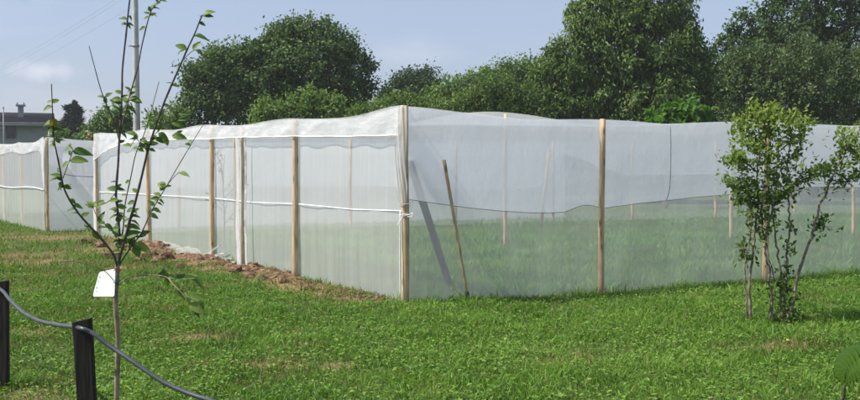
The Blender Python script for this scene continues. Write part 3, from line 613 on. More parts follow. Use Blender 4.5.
for i, (px, py, r) in enumerate(CLODS):
    g = ground(px, py); sb, sa = plan(g[0], g[1]); dd = -sb * abs(DB[0] * DA[1] - DB[1] * DA[0])
    z = float(bank_fn(np.array([[max(sa, -.2)]]), np.array([[np.clip((dd + .06) / .56, 0, 1)]]))[0, 0, 2])
    solo('soil_clod', clod(np.array([g[0], g[1], max(z, 0) + r * .28]), r, 500 + i), M['soil'], 'large clod of turned brown soil on the bank against the side netting', 'soil clod', 'clods on the soil bank', False)

# ------------------------------------------------------------------ leaning pole outside the front wall
pb, pt = ground(468, 299), at(444, 160, 11.12); pb = pb + [0, -.06, 0]
lp = root('wooden_pole', pb, 'slim bare wooden pole leaning against the front netting beside the corner post', 'pole')
part('shaft', tube(np.linspace(pb + [0, 0, .0], pt, 8), np.linspace(.017, .021, 8), 10, .04), M['wood'], lp)
e = unit(pt - pb); part('tip', tube(np.array([pb - e * .02, pb + e * .07, pb + e * .10]), [.02, .028, .024], 10), M['darkgreen'], lp)

# ------------------------------------------------------------------ dark stakes and pipe
def stake(px0, px1, ptop, Y, label, tilt=0.0):
    xl, xr = at(px0, ptop, Y), at(px1, ptop, Y); wd = xr[0] - xl[0]; cx_ = (xl[0] + xr[0]) / 2; top = xl[2]
    r = root('wooden_stake', (cx_, Y, 0), label, 'stake', 'stakes carrying the pipe')
    n = 8; zs = np.linspace(-.2, top, n); V = []
    for z in zs:
        j = .0025 * (rng.random(8) - .5); h = wd / 2; t = .022; c_ = .006
        for q, (a, b) in enumerate(((-h + c_, -t), (h - c_, -t), (h, -t + c_), (h, t - c_), (h - c_, t), (-h + c_, t), (-h, t - c_), (-h, -t + c_))):
            V.append([cx_ + a + j[q] + tilt * (z - top), Y + b + j[(q + 3) % 8], z + (0.012 * a / h if z == zs[-1] else 0)])
    a = np.arange(n - 1)[:, None] * 8; k = np.arange(8)[None]; F = [np.stack([a + k, a + (k + 1) % 8, a + 8 + (k + 1) % 8, a + 8 + k], -1).reshape(-1, 4), ((n - 1) * 8 + np.arange(8))[None], np.arange(8)[::-1][None]]
    part('board', (np.array(V), F), M['stake'], r, False)
    return r
stake(73, 91.5, 320, 5.14, 'dark tarred stake with the pipe over its top, in front of the young fruit tree', -.045)
stake(-14, 8.5, 282, 6.7, 'dark tarred stake standing apart from the young tree, pipe passing its top', .012)
hp = [at(-60, 262, 7.3), at(-25, 276, 6.9), at(0, 289, 6.62), at(10, 300, 6.45), at(24, 313, 6.2), at(40, 321, 5.85), at(58, 325, 5.5), at(78, 327.5, 5.12), at(92, 333, 5.085), at(110, 346, 5.06), at(135, 363, 5.0), at(160, 380, 4.95), at(185, 392, 4.9), at(212, 401, 4.85), at(250, 415, 4.8), at(320, 440, 4.7)]
hp.append(np.array([0.0, 4.3, 0.03])); hp.append(np.array([0.9, 4.0, 0.02]))
hs = solo('irrigation_pipe', tube(smooth_path(hp, 8), .0125, 10), M['hose'], 'grey plastic irrigation pipe sagging between the dark stakes', 'pipe')

# ------------------------------------------------------------------ young fruit tree
ST = 5.25
sap = root('fruit_tree', (at(117, 300, ST)[0], ST, 0), 'slim young fruit tree with bare dark shoots and few leaves, white tag tied on', 'tree')
def px_path(pts, Y0, Y1, lo=0.0):
    n = len(pts); return np.array([at(p[0], p[1], Y0 + (Y1 - Y0) * (i / max(n - 1, 1))) for i, p in enumerate(pts)])
stem = [at(117, 300, ST) * [1, 1, 0] + [0.0, 0, -.05], at(116.5, 420, ST), at(117, 380, ST), at(118, 340, ST), at(115.5, 305, ST), at(116.5, 285, ST), at(117.5, 262, ST)]
part('stem', tube(smooth_path(stem, 6), np.linspace(.0165, .0125, 37), 10, .1), M['bark'], sap)
BR = {
 'a': ([(117.5, 268), (113, 254), (98, 235), (79, 214), (65, 191), (60, 169), (56, 150), (54, 139), (52.6, 113), (51.4, 84)], -.35, .012, .003),
 'b': ([(118, 266), (119.5, 240), (118, 214), (116, 195), (118, 165), (119, 144), (121, 115), (122, 90), (122.5, 68), (126, 35), (128.5, 10), (132, -20), (135, -50)], .15, .013, .005),
 'c': ([(118.5, 250), (123, 230), (124, 214), (126, 199), (131, 176), (136, 153), (143, 137), (150, 115), (159, 82)], .35, .008, .0025),
 'd': ([(118, 264), (124, 242), (130, 220), (135, 203), (142, 175), (148, 150), (156, 125), (166, 98), (180, 66), (187, 50), (195, 33), (201, 18), (203, 15)], -.2, .014, .004),
 'e': ([(119, 134), (123, 122), (128, 103), (131, 91), (138, 66), (142, 45), (149, 17), (153, 8), (160, 1), (164, -8)], .3, .008, .004),
 'f': ([(119, 140), (114, 122), (106, 104), (100, 87), (94, 65), (89, 46)], -.1, .006, .0025),
 'g': ([(118.5, 266), (127, 253), (134, 243), (142, 232), (150, 214), (158, 200), (166, 187), (180, 163), (198, 133), (204, 124)], .25, .008, .002),
 'h': ([(115, 282), (107, 273), (100, 269), (80, 262.5), (60, 261)], -.3, .004, .0025),
 'i': ([(118, 285), (123, 281), (134, 276), (150, 275), (166, 277), (174, 285), (186, 298), (193, 312)], -.25, .008, .003),
 'j': ([(63, 178), (67, 167), (70, 159), (72.5, 150), (69, 145)], -.3, .004, .002),
 'k': ([(113, 231), (105, 224), (97, 216), (93, 207)], -.2, .004, .002),
 'l': ([(119, 205), (113, 199), (106, 203), (98, 205)], -.2, .004, .002),
 'm': ([(148, 152), (141, 144), (136, 139), (130, 147)], .0, .004, .002),
 'n': ([(152, 138), (158, 131), (163, 125), (172, 122), (180, 118)], .0, .004, .002),
 'o': ([(166, 187), (172, 179), (178, 173)], .15, .004, .002),
 'p': ([(183, 60), (190, 53), (195, 50)], -.2, .004, .002),
 'q': ([(161, 112), (168, 108), (175, 100), (178, 92)], .0, .003, .0015),
}
brs, samples = {}, []
for k, (pts, dY, r0, r1) in BR.items():
    y0 = {'j': ST - .22, 'k': ST, 'l': ST + .05, 'm': ST - .1, 'n': ST - .1, 'o': ST + .12, 'p': ST - .17, 'q': ST - .1, 'e': ST + .07, 'f': ST + .07}.get(k, ST)
    P = smooth_path(px_path(pts, y0, y0 + dY), 5); R = np.linspace(r0 * .58, r1 * .8, len(P)); R[::9] *= 1.18
    brs[k] = part('branch', tube(P, R, 7, .12), M['twig'] if k not in 'hi' else M['bark'], sap)
    for q in P[1:]: samples.append((q, k))
SP = np.array([s[0] for s in samples])
def leaf_mesh(name, bend, fold, ratio, nu=7):
    """pointed oval leaf of unit length along +X, midrib fold, tip bending down"""
    V, F = [], []
    for i in range(nu):
        t = i / (nu - 1); wv = ratio * (math.sin(math.pi * t ** 0.8) ** .8) * (1 if 0 < i < nu - 1 else 0) + (.004 if i == 0 else 0)
        zc = -bend * t * t; xc = t * (1 - .15 * bend * t)
        for k in (-1, -.5, 0, .5, 1): V.append([xc, k * wv, zc + abs(k) * wv * fold + .02 * math.sin(i * 2.1 + k * 3)])
    a = (np.arange(nu - 1)[:, None] * 5 + np.arange(4)[None]).ravel()
    return np_mesh(name, np.array(V), [np.stack([a, a + 5, a + 6, a + 1], -1)], None, True)
LM = [leaf_mesh('leaf', .25, .35, .29), leaf_mesh('leaf', .5, .25, .31), leaf_mesh('leaf', .1, .5, .25), leaf_mesh('leaf', .75, .3, .29)]
LMY = {}
LEAVES = [  # base x, base y, length, direction (image degrees, 0 right, 90 up)
 (126,20,9,165),(126,19,7,150),(126,24,7,170),(127,23,7,10),(127,25,6,-35),(150,15,8,160),(150,14,8,20),(151,12,7,100),(153,9,8,15),(152,9,7,170),(155,6,8,60),(158,3,7,120),(160,1,8,10),(149,18,7,190),(161,-1,8,40),(156,5,6,200),
 (204,15,12,40),(204,17,11,5),(201,17,4,130),(193,37,15,10),(193,50,12,62),(195,50,12,-12),(186,50,12,180),(187,49,13,150),(172,82,6,165),
 (104,98,8,150),(107,104,9,95),(110,110,10,140),(121,104,14,155),(121,100,11,165),(121,110,9,175),(128,104,10,130),(129,101,13,15),(129,99,15,-5),(130,96,9,60),(124,112,9,20),(128,108,12,-10),(113,118,8,200),(116,112,9,110),(121,98,9,40),(108,96,7,40),(128,110,9,-40),
 (52,104,8,45),(52,106,10,195),(51,103,7,165),(53,117,13,-75),(51,122,13,175),(51,124,13,-105),(54,124,9,-15),(55,128,10,10),
 (72,148,14,170),(73,151,17,8),(70,161,18,5),(70,163,10,200),(71,156,6,120),(62,176,12,170),(61,178,12,200),(60,176,9,185),(62,181,9,240),(64,186,8,190),(61,172,8,140),
 (118,190,11,160),(117,189,8,10),(118,194,10,185),(118,200,9,160),(106,203,12,185),(110,202,10,20),(100,205,13,180),(94,208,10,150),(97,205,8,60),
 (146,148,11,140),(137,140,9,100),(136,140,9,170),(131,146,9,175),(148,150,10,120),(150,141,9,20),(156,140,11,-15),(160,134,12,-30),(164,138,9,-50),(172,136,15,-5),(163,126,12,200),(150,117,8,120),(152,122,10,175),(160,130,12,120),(172,122,13,-5),(178,120,13,10),(180,118,10,45),(176,134,8,30),(141,142,8,60),(150,127,10,195),(160,125,12,10),(136,132,12,150),
 (178,172,16,-15),(166,187,12,150),(163,190,8,130),(160,199,10,175),(150,203,9,200),(166,187,7,30),
 (90,231,17,225),(92,231,10,-50),(92,228,10,150),(93,208,10,120),(97,225,12,80),(104,224,10,160),(104,226,9,-10),(112,229,9,15),(113,233,9,120),(98,226,11,20),
 (119,226,10,170),(119,222,11,100),(124,222,10,30),(130,222,10,50),(131,222,11,0),(131,226,12,-20),(120,232,14,-60),(119,238,14,-95),(126,236,18,20),(128,245,12,60),(131,246,14,-10),(134,244,19,-10),(136,246,14,-60),(130,240,12,150),(122,242,10,190),(116,236,10,130),(140,236,12,30),
 (158,275,13,10),(166,277,10,-80),(168,277,14,20),(172,282,13,-110),(176,280,13,30),(182,279,17,15),(188,278,18,-20),(178,290,10,-60),(184,296,13,-70),(188,299,15,30),(190,303,17,-30),(164,276,9,80),(192,310,11,-40),(150,275,6,150),(196,276,12,-60),(200,300,12,-80),
]
lr = random.Random(5)
for j_ in range(170):      # further small leaves along the middle of the shoots
    pts = BR[lr.choice('bdcbdgeai')][0]; q = pts[lr.randrange(1, len(pts) - 1)]; q2 = pts[pts.index(q) - 1]; f_ = lr.random()
    x_, y_ = q[0] + (q2[0] - q[0]) * f_, q[1] + (q2[1] - q[1]) * f_
    if 85 < y_ < 150 or 180 < y_ < 252 or y_ < 30: LEAVES.append((x_, y_, lr.uniform(6, 10), lr.choice((20, 0, 160, 180, 45, 140, -20, 200))))
for i, (bx_, by_, ln, an) in enumerate(LEAVES):
    guess = at(bx_, by_, ST); d = ray(bx_, by_)
    tt = (SP[:, 1]) / d[1]; cand = np.outer(tt, d) + np.array([0, 0, EYE]); j = int(np.argmin(np.linalg.norm(cand - SP, axis=1)))
    b = SP[j] * 0.5 + cand[j] * 0.5 if np.linalg.norm(cand[j] - SP[j]) < .04 else cand[j]
    br = brs[samples[j][1]]
    leng = ln * ST / FPX * (.95 if by_ < 260 else 1.05); a = math.radians(an + lr.uniform(-8, 8)); dep = lr.uniform(-.4, .4)
    X = Vector((math.cos(a), dep, math.sin(a))).normalized()
    up = Vector((lr.uniform(-.4, .4), lr.uniform(-2.2, -.3), 1)); Yv = up.cross(X).normalized(); Z = X.cross(Yv)
    mat = Matrix((X, Yv, Z)).transposed().to_4x4()
    me = LM[lr.randrange(4)]
    if i in (44, 45, 47): me = LMY.setdefault(i, me.copy()); me.materials.clear()
    o = link('leaf', me, {44: M['paleleaf'], 45: M['brownleaf'], 47: M['paleleaf']}.get(i, M['saplingleaf']), br)
    o.location = tuple(b - abs_loc(br)); o.rotation_euler = mat.to_euler(); o.scale = (leng, leng * lr.uniform(.85, 1.15), leng)
    # petiole gap closed by sinking the base of the leaf a little
for z_, m_, r_ in ((282.5, 'green_tie', .016), (270.5, 'orange_tie', .0145)):
    c = at(116.6 if z_ > 280 else 117.3, z_, ST); a = np.linspace(0, 6.28, 16)
    o = part('tie', tube(np.stack([c[0] + r_ * np.cos(a), c[1] + r_ * np.sin(a), c[2] + .004 * np.sin(a * 2)], -1), .006, 6), M[m_], sap)
    o['label'] = ('green' if z_ > 280 else 'orange') + ' tie round the stem'
# tag
tp = [(99.5, 272), (115.5, 268.5), (114.5, 296.5), (93, 296.5), (94, 291)]
tq = np.array([at(px, py, ST - .02 + .07 * (115 - px) / 22) for px, py in tp]); nrm = unit(np.cross(tq[1] - tq[0], tq[3] - tq[0])); nrm = nrm if nrm[1] < 0 else -nrm
n_ = len(tq); c_ = tq.mean(0); ring = []
for q in range(n_):   # rounded corners
    p0, p1, p2 = tq[q - 1], tq[q], tq[(q + 1) % n_]
    for t in (0, .5, 1):
        a1 = p1 + unit(p0 - p1) * .010; a2 = p1 + unit(p2 - p1) * .010; ring.append((1 - t) ** 2 * a1 + 2 * t * (1 - t) * p1 + t * t * a2)
ring = np.array(ring); m = len(ring)
Vt = np.concatenate([ring + nrm * .0012, ring - nrm * .0012]); k = np.arange(m)
Vt = np.concatenate([Vt, [ring.mean(0) + nrm * .0025, ring.mean(0) + nrm * .0001]])
Ft = [np.stack([k, (k + 1) % m, np.full(m, 2 * m)], -1), np.stack([(k + 1) % m + m, k + m, np.full(m, 2 * m + 1)], -1), np.stack([k, (k + 1) % m, (k + 1) % m + m, k + m], -1)[:, ::-1]]
tg = root('plant_tag', tq[1], 'white plastic tag with faint pen marks tied to the young tree stem', 'tag')
tgp = part('tag_plate', (Vt, Ft), M['tagwhite'], tg, False)
ink = []
ex_, ey_ = unit(tq[1] - tq[0]), unit(tq[3] - tq[0])
for i in (0, 1, 3, 4, 6, 8):
    f = .10 + .085 * i; b = tq[0] + (tq[3] - tq[0]) * f + ex_ * (.012 + .003 * (i % 3)) + nrm * .0038
    q = [b + ex_ * .004 * math.sin(j * 1.9 + i) + ey_ * .0025 * j for j in range(4 if i % 4 else 2)]
    ink.append(tube(np.array(q), .0011, 4))
part('writing', join(ink), M['ink'], tg)
part('tie_loop', tube(smooth_path([tq[1] + ex_ * -.012 + ey_ * .012, tq[1] + [.012, -.01, .0], at(117, 282, ST) + [0, -.026, 0]]), .002, 5), M['ink'], tg)

# ------------------------------------------------------------------ many-stemmed shrub in front of the net
SD = 9.56
shr = root('shrub', (at(768, 322, SD)[0], SD, 0), 'leafy shrub with several crooked bare stems in front of the netting', 'shrub')
STEMS = [
 ([(752, 324), (751, 316), (749, 290), (752, 262), (754, 240), (757, 215), (758, 195), (757, 170), (760, 145), (759, 122)], .0, .017),
 ([(768, 324), (771, 308), (770, 285), (769, 270), (765, 252), (767, 230), (773, 208), (777, 185), (778, 160), (781, 138)], -.1, .016),
 ([(778, 324), (780, 308), (781, 280), (778, 255), (775, 232), (773, 210), (768, 185), (766, 160), (765, 130), (764, 108)], .15, .014),
 ([(783, 324), (785, 300), (787, 275), (787, 256), (790, 225), (788, 200), (787, 175), (789, 150), (793, 128), (800, 118)], .05, .014),
 ([(786, 324), (791, 310), (798, 276), (806, 252), (814, 228), (819, 208), (828, 188), (835, 172), (843, 155), (852, 142), (862, 128)], -.15, .018),
 ([(747, 322), (746, 300), (745, 265), (750, 235), (751, 210), (746, 190), (741, 170), (735, 158)], -.2, .011),
 ([(775, 324), (772, 300), (773, 275), (768, 250), (762, 228), (762, 200), (764, 180)], -.05, .010),
]
SIDE = [([(757, 172), (747, 164), (738, 158), (728, 162)], -.2), ([(758, 190), (748, 186), (738, 188), (726, 182)], .1), ([(788, 190), (798, 184), (806, 178), (820, 174)], -.1), ([(835, 172), (825, 168), (816, 172)], -.2), ([(840, 160), (842, 148), (845, 134)], -.2), ([(778, 165), (790, 160), (800, 150), (803, 138)], .1),
        ([(757, 205), (748, 203), (736, 200)], .0), ([(774, 205), (780, 198), (792, 192)], -.1), ([(846, 150), (856, 154), (866, 158)], -.2), ([(832, 180), (845, 182), (856, 176), (868, 180)], -.1), ([(760, 150), (750, 140), (742, 130), (740, 122)], .1), ([(781, 150), (792, 140), (804, 128), (806, 118)], -.1), ([(764, 130), (772, 120), (778, 112)], .0), ([(748, 268), (744, 255), (742, 245)], .0), ([(812, 232), (820, 226), (822, 220)], .0), ([(785, 300), (782, 285), (788, 268)], .0), ([(760, 142), (768, 128), (770, 112)], .05)]
crown_pts = []
for pts, dy, r in STEMS:
    P = smooth_path(px_path(pts, SD + dy * .3, SD + dy), 5); P[:, 2] -= .03 * (np.arange(len(P)) == 0)
    P[1:-1] += rng.normal(size=P[1:-1].shape) * .006; q = part('stem', tube(P, np.linspace(r, r * .35, len(P)) * .95, 8, .2), M['shrubbark'], shr)
    for p in P[int(len(P) * .55):]: crown_pts.append(p)
for pts, dy in SIDE:
    P = smooth_path(px_path(pts, SD, SD + dy), 5); part('branch', tube(P, np.linspace(.008, .003, len(P)), 6, .2), M['shrubbark'], shr)
    for p in P[3:]: crown_pts += [p, p]
BL = [(760, 128, 22, 20, 280), (748, 150, 20, 22, 250), (778, 150, 20, 26, 250), (745, 185, 20, 18, 190), (765, 190, 18, 18, 140), (785, 186, 14, 18, 110), (800, 124, 10, 10, 80), (734, 160, 12, 9, 70), (740, 127, 13, 9, 90), (850, 140, 14, 14, 120), (836, 168, 16, 16, 130), (858, 172, 14, 12, 100), (812, 174, 14, 8, 80), (752, 205, 16, 10, 80), (845, 186, 10, 6, 35), (762, 112, 9, 9, 70), (782, 122, 16, 12, 110), (752, 235, 8, 10, 18), (788, 215, 6, 20, 30), (820, 225, 8, 10, 18), (762, 225, 10, 14, 50), (752, 222, 8, 16, 50), (788, 240, 8, 24, 40), (770, 215, 8, 14, 40), (748, 262, 6, 14, 24), (786, 292, 9, 22, 30)]
Pl, Dl = [], []
for bx_, by_, rx, ry, n in BL:
    for i in range(max(int(n * .085), 2)):
        a = rng.random() * 6.283; r = math.sqrt(rng.random()) * 1.08; ps = at(bx_ + .86 * rx * r * math.cos(a), by_ + ry * r * math.sin(a), SD + rng.normal() * .16)
        e = unit(rng.normal(size=3) + [0, 0, .6]) * (.05 + .09 * rng.random())
        for j in range(13): Pl.append(ps + e * rng.normal() * .8 + rng.normal(size=3) * .018)
for p in crown_pts:
    for i in range(5): Pl.append(p + rng.normal(size=3) * .035)
for i in range(230):   # suckers at the foot
    p = at(783 + rng.normal() * 10, 306 + rng.normal() * 15, SD + rng.normal() * .1); p[2] = max(p[2], .02); Pl.append(p)
Pl = np.array(Pl); n = len(Pl); Dl = rand_dir(n) + [0, 0, .5]; Nl = rand_dir(n) * .8 + [-.2, -.2, 1.0]
Ln = .036 + .036 * rng.random(n); V, F = leaf_cloud(Pl, Dl, Nl, Ln, Ln * .27, .25, .1)
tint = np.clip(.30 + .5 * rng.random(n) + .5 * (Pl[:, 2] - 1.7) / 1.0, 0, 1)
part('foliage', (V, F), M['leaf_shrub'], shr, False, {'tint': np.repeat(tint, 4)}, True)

# ------------------------------------------------------------------ big ribbed leaf at the right edge
LY = 3.2
pl0 = at(842, 410, LY); plant = root('broadleaf_plant', (pl0[0] + .01, LY, 0), 'broadleaf plant with one large glossy ribbed leaf arching over the lawn', 'plant')
stp = smooth_path([[pl0[0] + .02, LY, -.03], [pl0[0] + .02, LY, .35], at(841, 415, LY), at(843, 396, LY), at(844, 386, LY)], 6)
part('stalk', tube(stp, np.linspace(.012, .007, len(stp)), 8), M['ribunder'], plant)
def ribbed(mid, side_pts, half2, nv=26, ribs=17):
    """two half blades along a midrib; near half reaches side_pts, the far half folds away"""
    mid = smooth_path(mid, 8); near = smooth_path(side_pts, 8); far = smooth_path(half2, 8); V = []
    m_ = 110
    f = lambda P: np.stack([np.interp(np.linspace(0, 1, m_), np.linspace(0, 1, len(P)), P[:, k]) for k in range(3)], -1)
    mid, near, far = f(mid), f(near), f(far); R = []
    for half in (near, far):
        Vh = []
        for i in range(m_):
            for k in np.linspace(0, 1, 10):
                ph = (i / m_ - k * .10) * ribs * 2 * math.pi
                p = mid[i] * (1 - k) + half[i] * k; p = p + np.array([0, -.3, .9]) * (.018 * math.sin(k * math.pi) + .024 * (abs(math.sin(ph / 2)) - .5) * min(1, k * 3))
                Vh.append(p)
        a = (np.arange(m_ - 1)[:, None] * 10 + np.arange(9)[None]).ravel(); R.append((np.array(Vh), [np.stack([a, a + 10, a + 11, a + 1], -1)]))
    return join(R)
mid = [at(844, 386, LY), at(849, 377, LY - .01), at(858, 368, LY - .02), at(875, 362, LY - .03), at(900, 368, LY - .05), at(930, 392, LY - .06)]
near = [at(843.5, 386, LY), at(834, 375, LY + .06), at(837, 357, LY + .13), at(856, 346, LY + .15), at(895, 347, LY + .10), at(930, 391, LY - .05)]
far = [at(844, 386, LY), at(853, 383, LY - .05), at(866, 379, LY - .09), at(885, 380, LY - .12), at(905, 388, LY - .10), at(930, 393, LY - .06)]
lf = part('leaf', ribbed(mid, near, far), M['ribleaf'], plant)
part('midrib', tube(smooth_path(np.array(mid) - [0, .0, .003], 6), np.linspace(.005, .0015, 31), 7), M['ribunder'], lf)
for (px, py, sgn) in ((880, 430, 1), (900, 480, 1), (870, 520, -1)):
    q = at(px, py, LY + .1); base = np.array([pl0[0] + .02, LY, q[2] - .03]); tipv = q + [.22 * 1, .05 * sgn, -.02]
    mm = [base, base * .5 + tipv * .5 + [0, 0, .08], tipv]; part('leaf', ribbed(mm, [base, mm[1] + [0, -.08, -.01], tipv], [base, mm[1] + [0, .08, -.01], tipv]), M['ribleaf'], plant)
# a yellow leaf on the grass by the shrub
g = ground(786, 346); yl = link('fallen_leaf', leaf_mesh('fallen_leaf', .3, .3, .3), M['yellowleaf']); yl.location = (g[0], g[1], g[2] + .055); yl.scale = (.04, .04, .04); yl.rotation_euler = (.5, -.1, .2)
tag(yl, 'small yellow leaf lying on the grass near the shrub foot', 'leaf')

# ------------------------------------------------------------------ trees
def tree(name, label, cat, Y, lobes, mat, nleaf, lsize, ratio=.3, droop=0.0, clump=.45, group=None, trunk_px=None, dY=.75, upright=0.0, twig=0.06, limbs=True):
    """lobes: (px, py, rx, ry[, depth shift]) outlines measured at distance Y"""
    Ls = []
    for lo in lobes:
        c = at(lo[0], lo[1], Y + (lo[4] if len(lo) > 4 else 0)); s = Y / FPX
        Ls.append((c, np.array([lo[2] * s, max(lo[2], lo[3]) * s * dY, lo[3] * s])))
    cx_ = at(trunk_px if trunk_px else lobes[0][0], 163, Y)[0]; r = root(name, (cx_, Y, 0), label, cat, group)
    area = np.array([l[1][0] * l[1][2] for l in Ls]); prob = area / area.sum()
    per = 46; ncl = max(int(nleaf / per), 6); cc, outd, tb = [], [], []
    for i in range(ncl * 3):
        if len(cc) >= ncl: break
        k = rng.choice(len(Ls), p=prob); c, rr = Ls[k]; u = rand_dir(1)[0]
        rad = rng.random() ** .38; rad = min(rad * 1.0 + (twig * 4 * rng.random() ** 2 if rng.random() < .35 else 0), 1.25); p = c + rr * u * rad
        inside = [np.sum(((p - c2) / r2) ** 2) for q, (c2, r2) in enumerate(Ls) if q != k]
        if inside and min(inside) < .35 and rng.random() < .75: continue
        if p[2] < .25: continue
        cc.append(p); outd.append(u); tb.append(rng.random())
    cc = np.array(cc); outd = np.array(outd); tb = np.array(tb); n = len(cc) * per; idx = np.repeat(np.arange(len(cc)), per)
    sz = clump * (.6 + .7 * rng.random(len(cc)))
    P = cc[idx] + rng.normal(size=(n, 3)) * sz[idx][:, None] * np.array([.5, .5, .42 + .35 * upright])
    D = rand_dir(n) + outd[idx] * .5 + np.array([0, 0, upright * 1.2 - droop * 1.6]); N = rand_dir(n) * .75 + outd[idx] * .5 + np.array([0, 0, .8])
    Ln = lsize * (.65 + .7 * rng.random(n)); V, F = leaf_cloud(P, D, N, Ln, Ln * ratio, .3, .12)
    tint = np.clip(.02 + .50 * tb[idx] ** 1.4 + .50 * rng.random(n) ** 1.5, 0, 1)
    tr = []
    h = max(l[0][2] for l in Ls); top = np.array([cx_, Y, h]); rad = .05 + h * .014
    tp_ = smooth_path([[cx_, Y, -.1], [cx_ + .1, Y + .05, h * .3], [cx_ - .05, Y, h * .6], top], 5); tr.append(tube(tp_, np.linspace(rad * 1.3, rad * .4, len(tp_)), 9, .12))
    if limbs:
        for c, rr in Ls:
            b = tp_[int(len(tp_) * .45)]; tr.append(tube(smooth_path([b, (b + c) / 2 + [0, 0, .15], c], 5), np.linspace(rad * .6, rad * .25, 11), 7, .1))
        for j in rng.choice(len(cc), min(46, len(cc)), replace=False):
            k = int(np.argmin([np.linalg.norm(cc[j] - c) for c, _ in Ls])); c = Ls[k][0]
            tr.append(tube(smooth_path([c + (rng.random(3) - .5) * .3, (c + cc[j]) / 2 + (rng.random(3) - .5) * .3, cc[j]], 4), np.linspace(rad * .22, .008, 9), 5))
    part('trunk', join(tr), M['trunk'], r)
    part('crown', (V, F), M[mat], r, False, {'tint': np.repeat(tint, 4)})
    return r

tree('tree', 'broad dark green two-humped tree standing alone behind the large cage', 'tree', 42,
     [(310, 68, 58, 44), (268, 80, 50, 38), (232, 86, 46, 38), (205, 100, 26, 34), (348, 86, 28, 36), (285, 108, 85, 30, 1), (330, 55, 30, 28), (290, 50, 30, 26), (225, 70, 30, 24), (300, 28, 14, 10), (326, 28, 11, 9), (347, 44, 10, 9), (262, 46, 12, 10), (214, 54, 11, 9), (194, 76, 9, 9), (368, 66, 8, 10), (278, 34, 9, 7)], 'leaf_maple', 60000, .145, .34, .15, .34, dY=.7, trunk_px=285)
for lob, lab in (([(302, 112, 22, 16), (312, 104, 10, 9)], 'pale green young bush in front of the broad dark tree, with a forked top'),
                 ([(268, 116, 13, 13), (264, 108, 6, 8)], 'pale green narrow bush in front of the broad dark tree'),
                 ([(328, 114, 12, 16), (324, 103, 6, 9)], 'pale green pointed bush beside the broad dark tree trunk')):
    tree('bush', lab, 'bush', 34, [(*l, 0) for l in lob] + [(lob[0][0], 145, lob[0][2] * 1.1, 28)], 'leaf_young', 4600, .15, .3, 0, .28, 'pale bushes behind the large cage', upright=.5)
tree('tree', 'round dark green tree far behind, beside the broad tree', 'tree', 62, [(412, 90, 26, 19), (428, 86, 18, 16), (393, 102, 16, 14), (415, 120, 34, 24)], 'leaf_oak', 17000, .19, .3, 0, .55)
tree('tree', 'mid green low tree in the gap behind the pale hedge', 'tree', 58, [(465, 92, 28, 18), (448, 100, 20, 14), (485, 86, 18, 16), (470, 120, 40, 24)], 'leaf_mid', 17000, .19, .3, 0, .5)
tree('tree', 'mid green taller tree next to the tall drooping-leaved tree', 'tree', 54, [(515, 82, 26, 22), (500, 92, 24, 18), (540, 84, 24, 24), (520, 118, 45, 24)], 'leaf_mid', 17000, .18, .3, 0, .5)
for i, (lob, lab) in enumerate((([(360, 113, 12, 9), (372, 110, 9, 8)], 'low pale green bush at the hedge end near the broad tree'),
                ([(388, 107, 18, 12), (396, 100, 10, 8)], 'rounded pale green hedge bush with a small raised top'),
                ([(420, 105, 22, 13), (412, 99, 10, 9)], 'widest pale green hedge bush, in the middle of the hedge'),
                ([(455, 104, 20, 11), (466, 98, 10, 10)], 'pale green hedge bush leaning towards the tall trees'),
                ([(495, 98, 22, 18), (505, 90, 12, 12), (482, 94, 10, 14)], 'tall silvery green hedge bush against the tall drooping-leaved tree'),
                ([(530, 100, 18, 18), (540, 112, 20, 14)], 'silvery green hedge bush under the tall drooping-leaved tree'))):
    tree('hedge_bush', lab, 'bush', 37, [(a_, b_ + (6 if i < 4 else 1), c_, d_) for a_, b_, c_, d_ in lob] + [(lob[0][0], 142, lob[0][2] * 1.2, 30)], 'leaf_young' if i < 4 else 'leaf_peach', 7200, .125, .28, 0, .3, 'hedge bushes behind the cage', upright=.6)
tree('tree', 'tall tree with drooping narrow leaves and pale leaf edges above the netting', 'tree', 38,
     [(625, 45, 58, 50), (588, 62, 40, 42), (662, 62, 42, 50), (640, 5, 36, 34), (605, 20, 36, 34), (570, 95, 40, 32), (640, 100, 70, 36), (690, 80, 26, 42), (672, 18, 20, 26), (618, 130, 85, 32, 1), (560, 50, 12, 13), (582, 12, 14, 14), (543, 72, 10, 11), (676, -4, 16, 18), (692, 40, 11, 14), (704, 58, 8, 10), (537, 90, 9, 8), (598, -6, 12, 12)], 'leaf_peach', 60000, .20, .19, .6, .35, trunk_px=620, dY=.7)
tree('tree', 'tallest dark tree with dense foliage rising behind the small-leaved trees', 'tree', 45,
     [(800, 30, 48, 46), (850, 20, 50, 56), (765, 55, 38, 38), (735, 68, 28, 36), (800, 85, 70, 45), (860, 80, 55, 50), (815, -12, 50, 30), (715, 92, 26, 40), (780, 130, 90, 36), (747, 20, 9, 8), (722, 42, 9, 9), (764, 8, 9, 8), (735, 34, 8, 8)], 'leaf_dark', 52000, .17, .31, .1, .38, trunk_px=815, dY=.7)
tree('tree', 'upright small-leaved grey green tree left of its twin above the shrub', 'tree', 37,
     [(742, 88, 24, 36), (725, 100, 20, 26), (760, 84, 18, 38), (738, 62, 8, 14), (764, 58, 8, 14), (745, 135, 44, 30)], 'leaf_elm', 19000, .115, .30, -.1, .26, trunk_px=744, upright=.6)
tree('tree', 'upright small-leaved grey green tree beside the tallest dark tree', 'tree', 36.5,
     [(800, 80, 22, 42), (822, 88, 20, 38), (782, 92, 18, 34), (806, 45, 8, 16), (828, 60, 8, 16), (846, 98, 18, 30), (860, 80, 14, 36), (812, 135, 55, 30)], 'leaf_elm', 25000, .115, .30, -.1, .26, trunk_px=806, upright=.6)
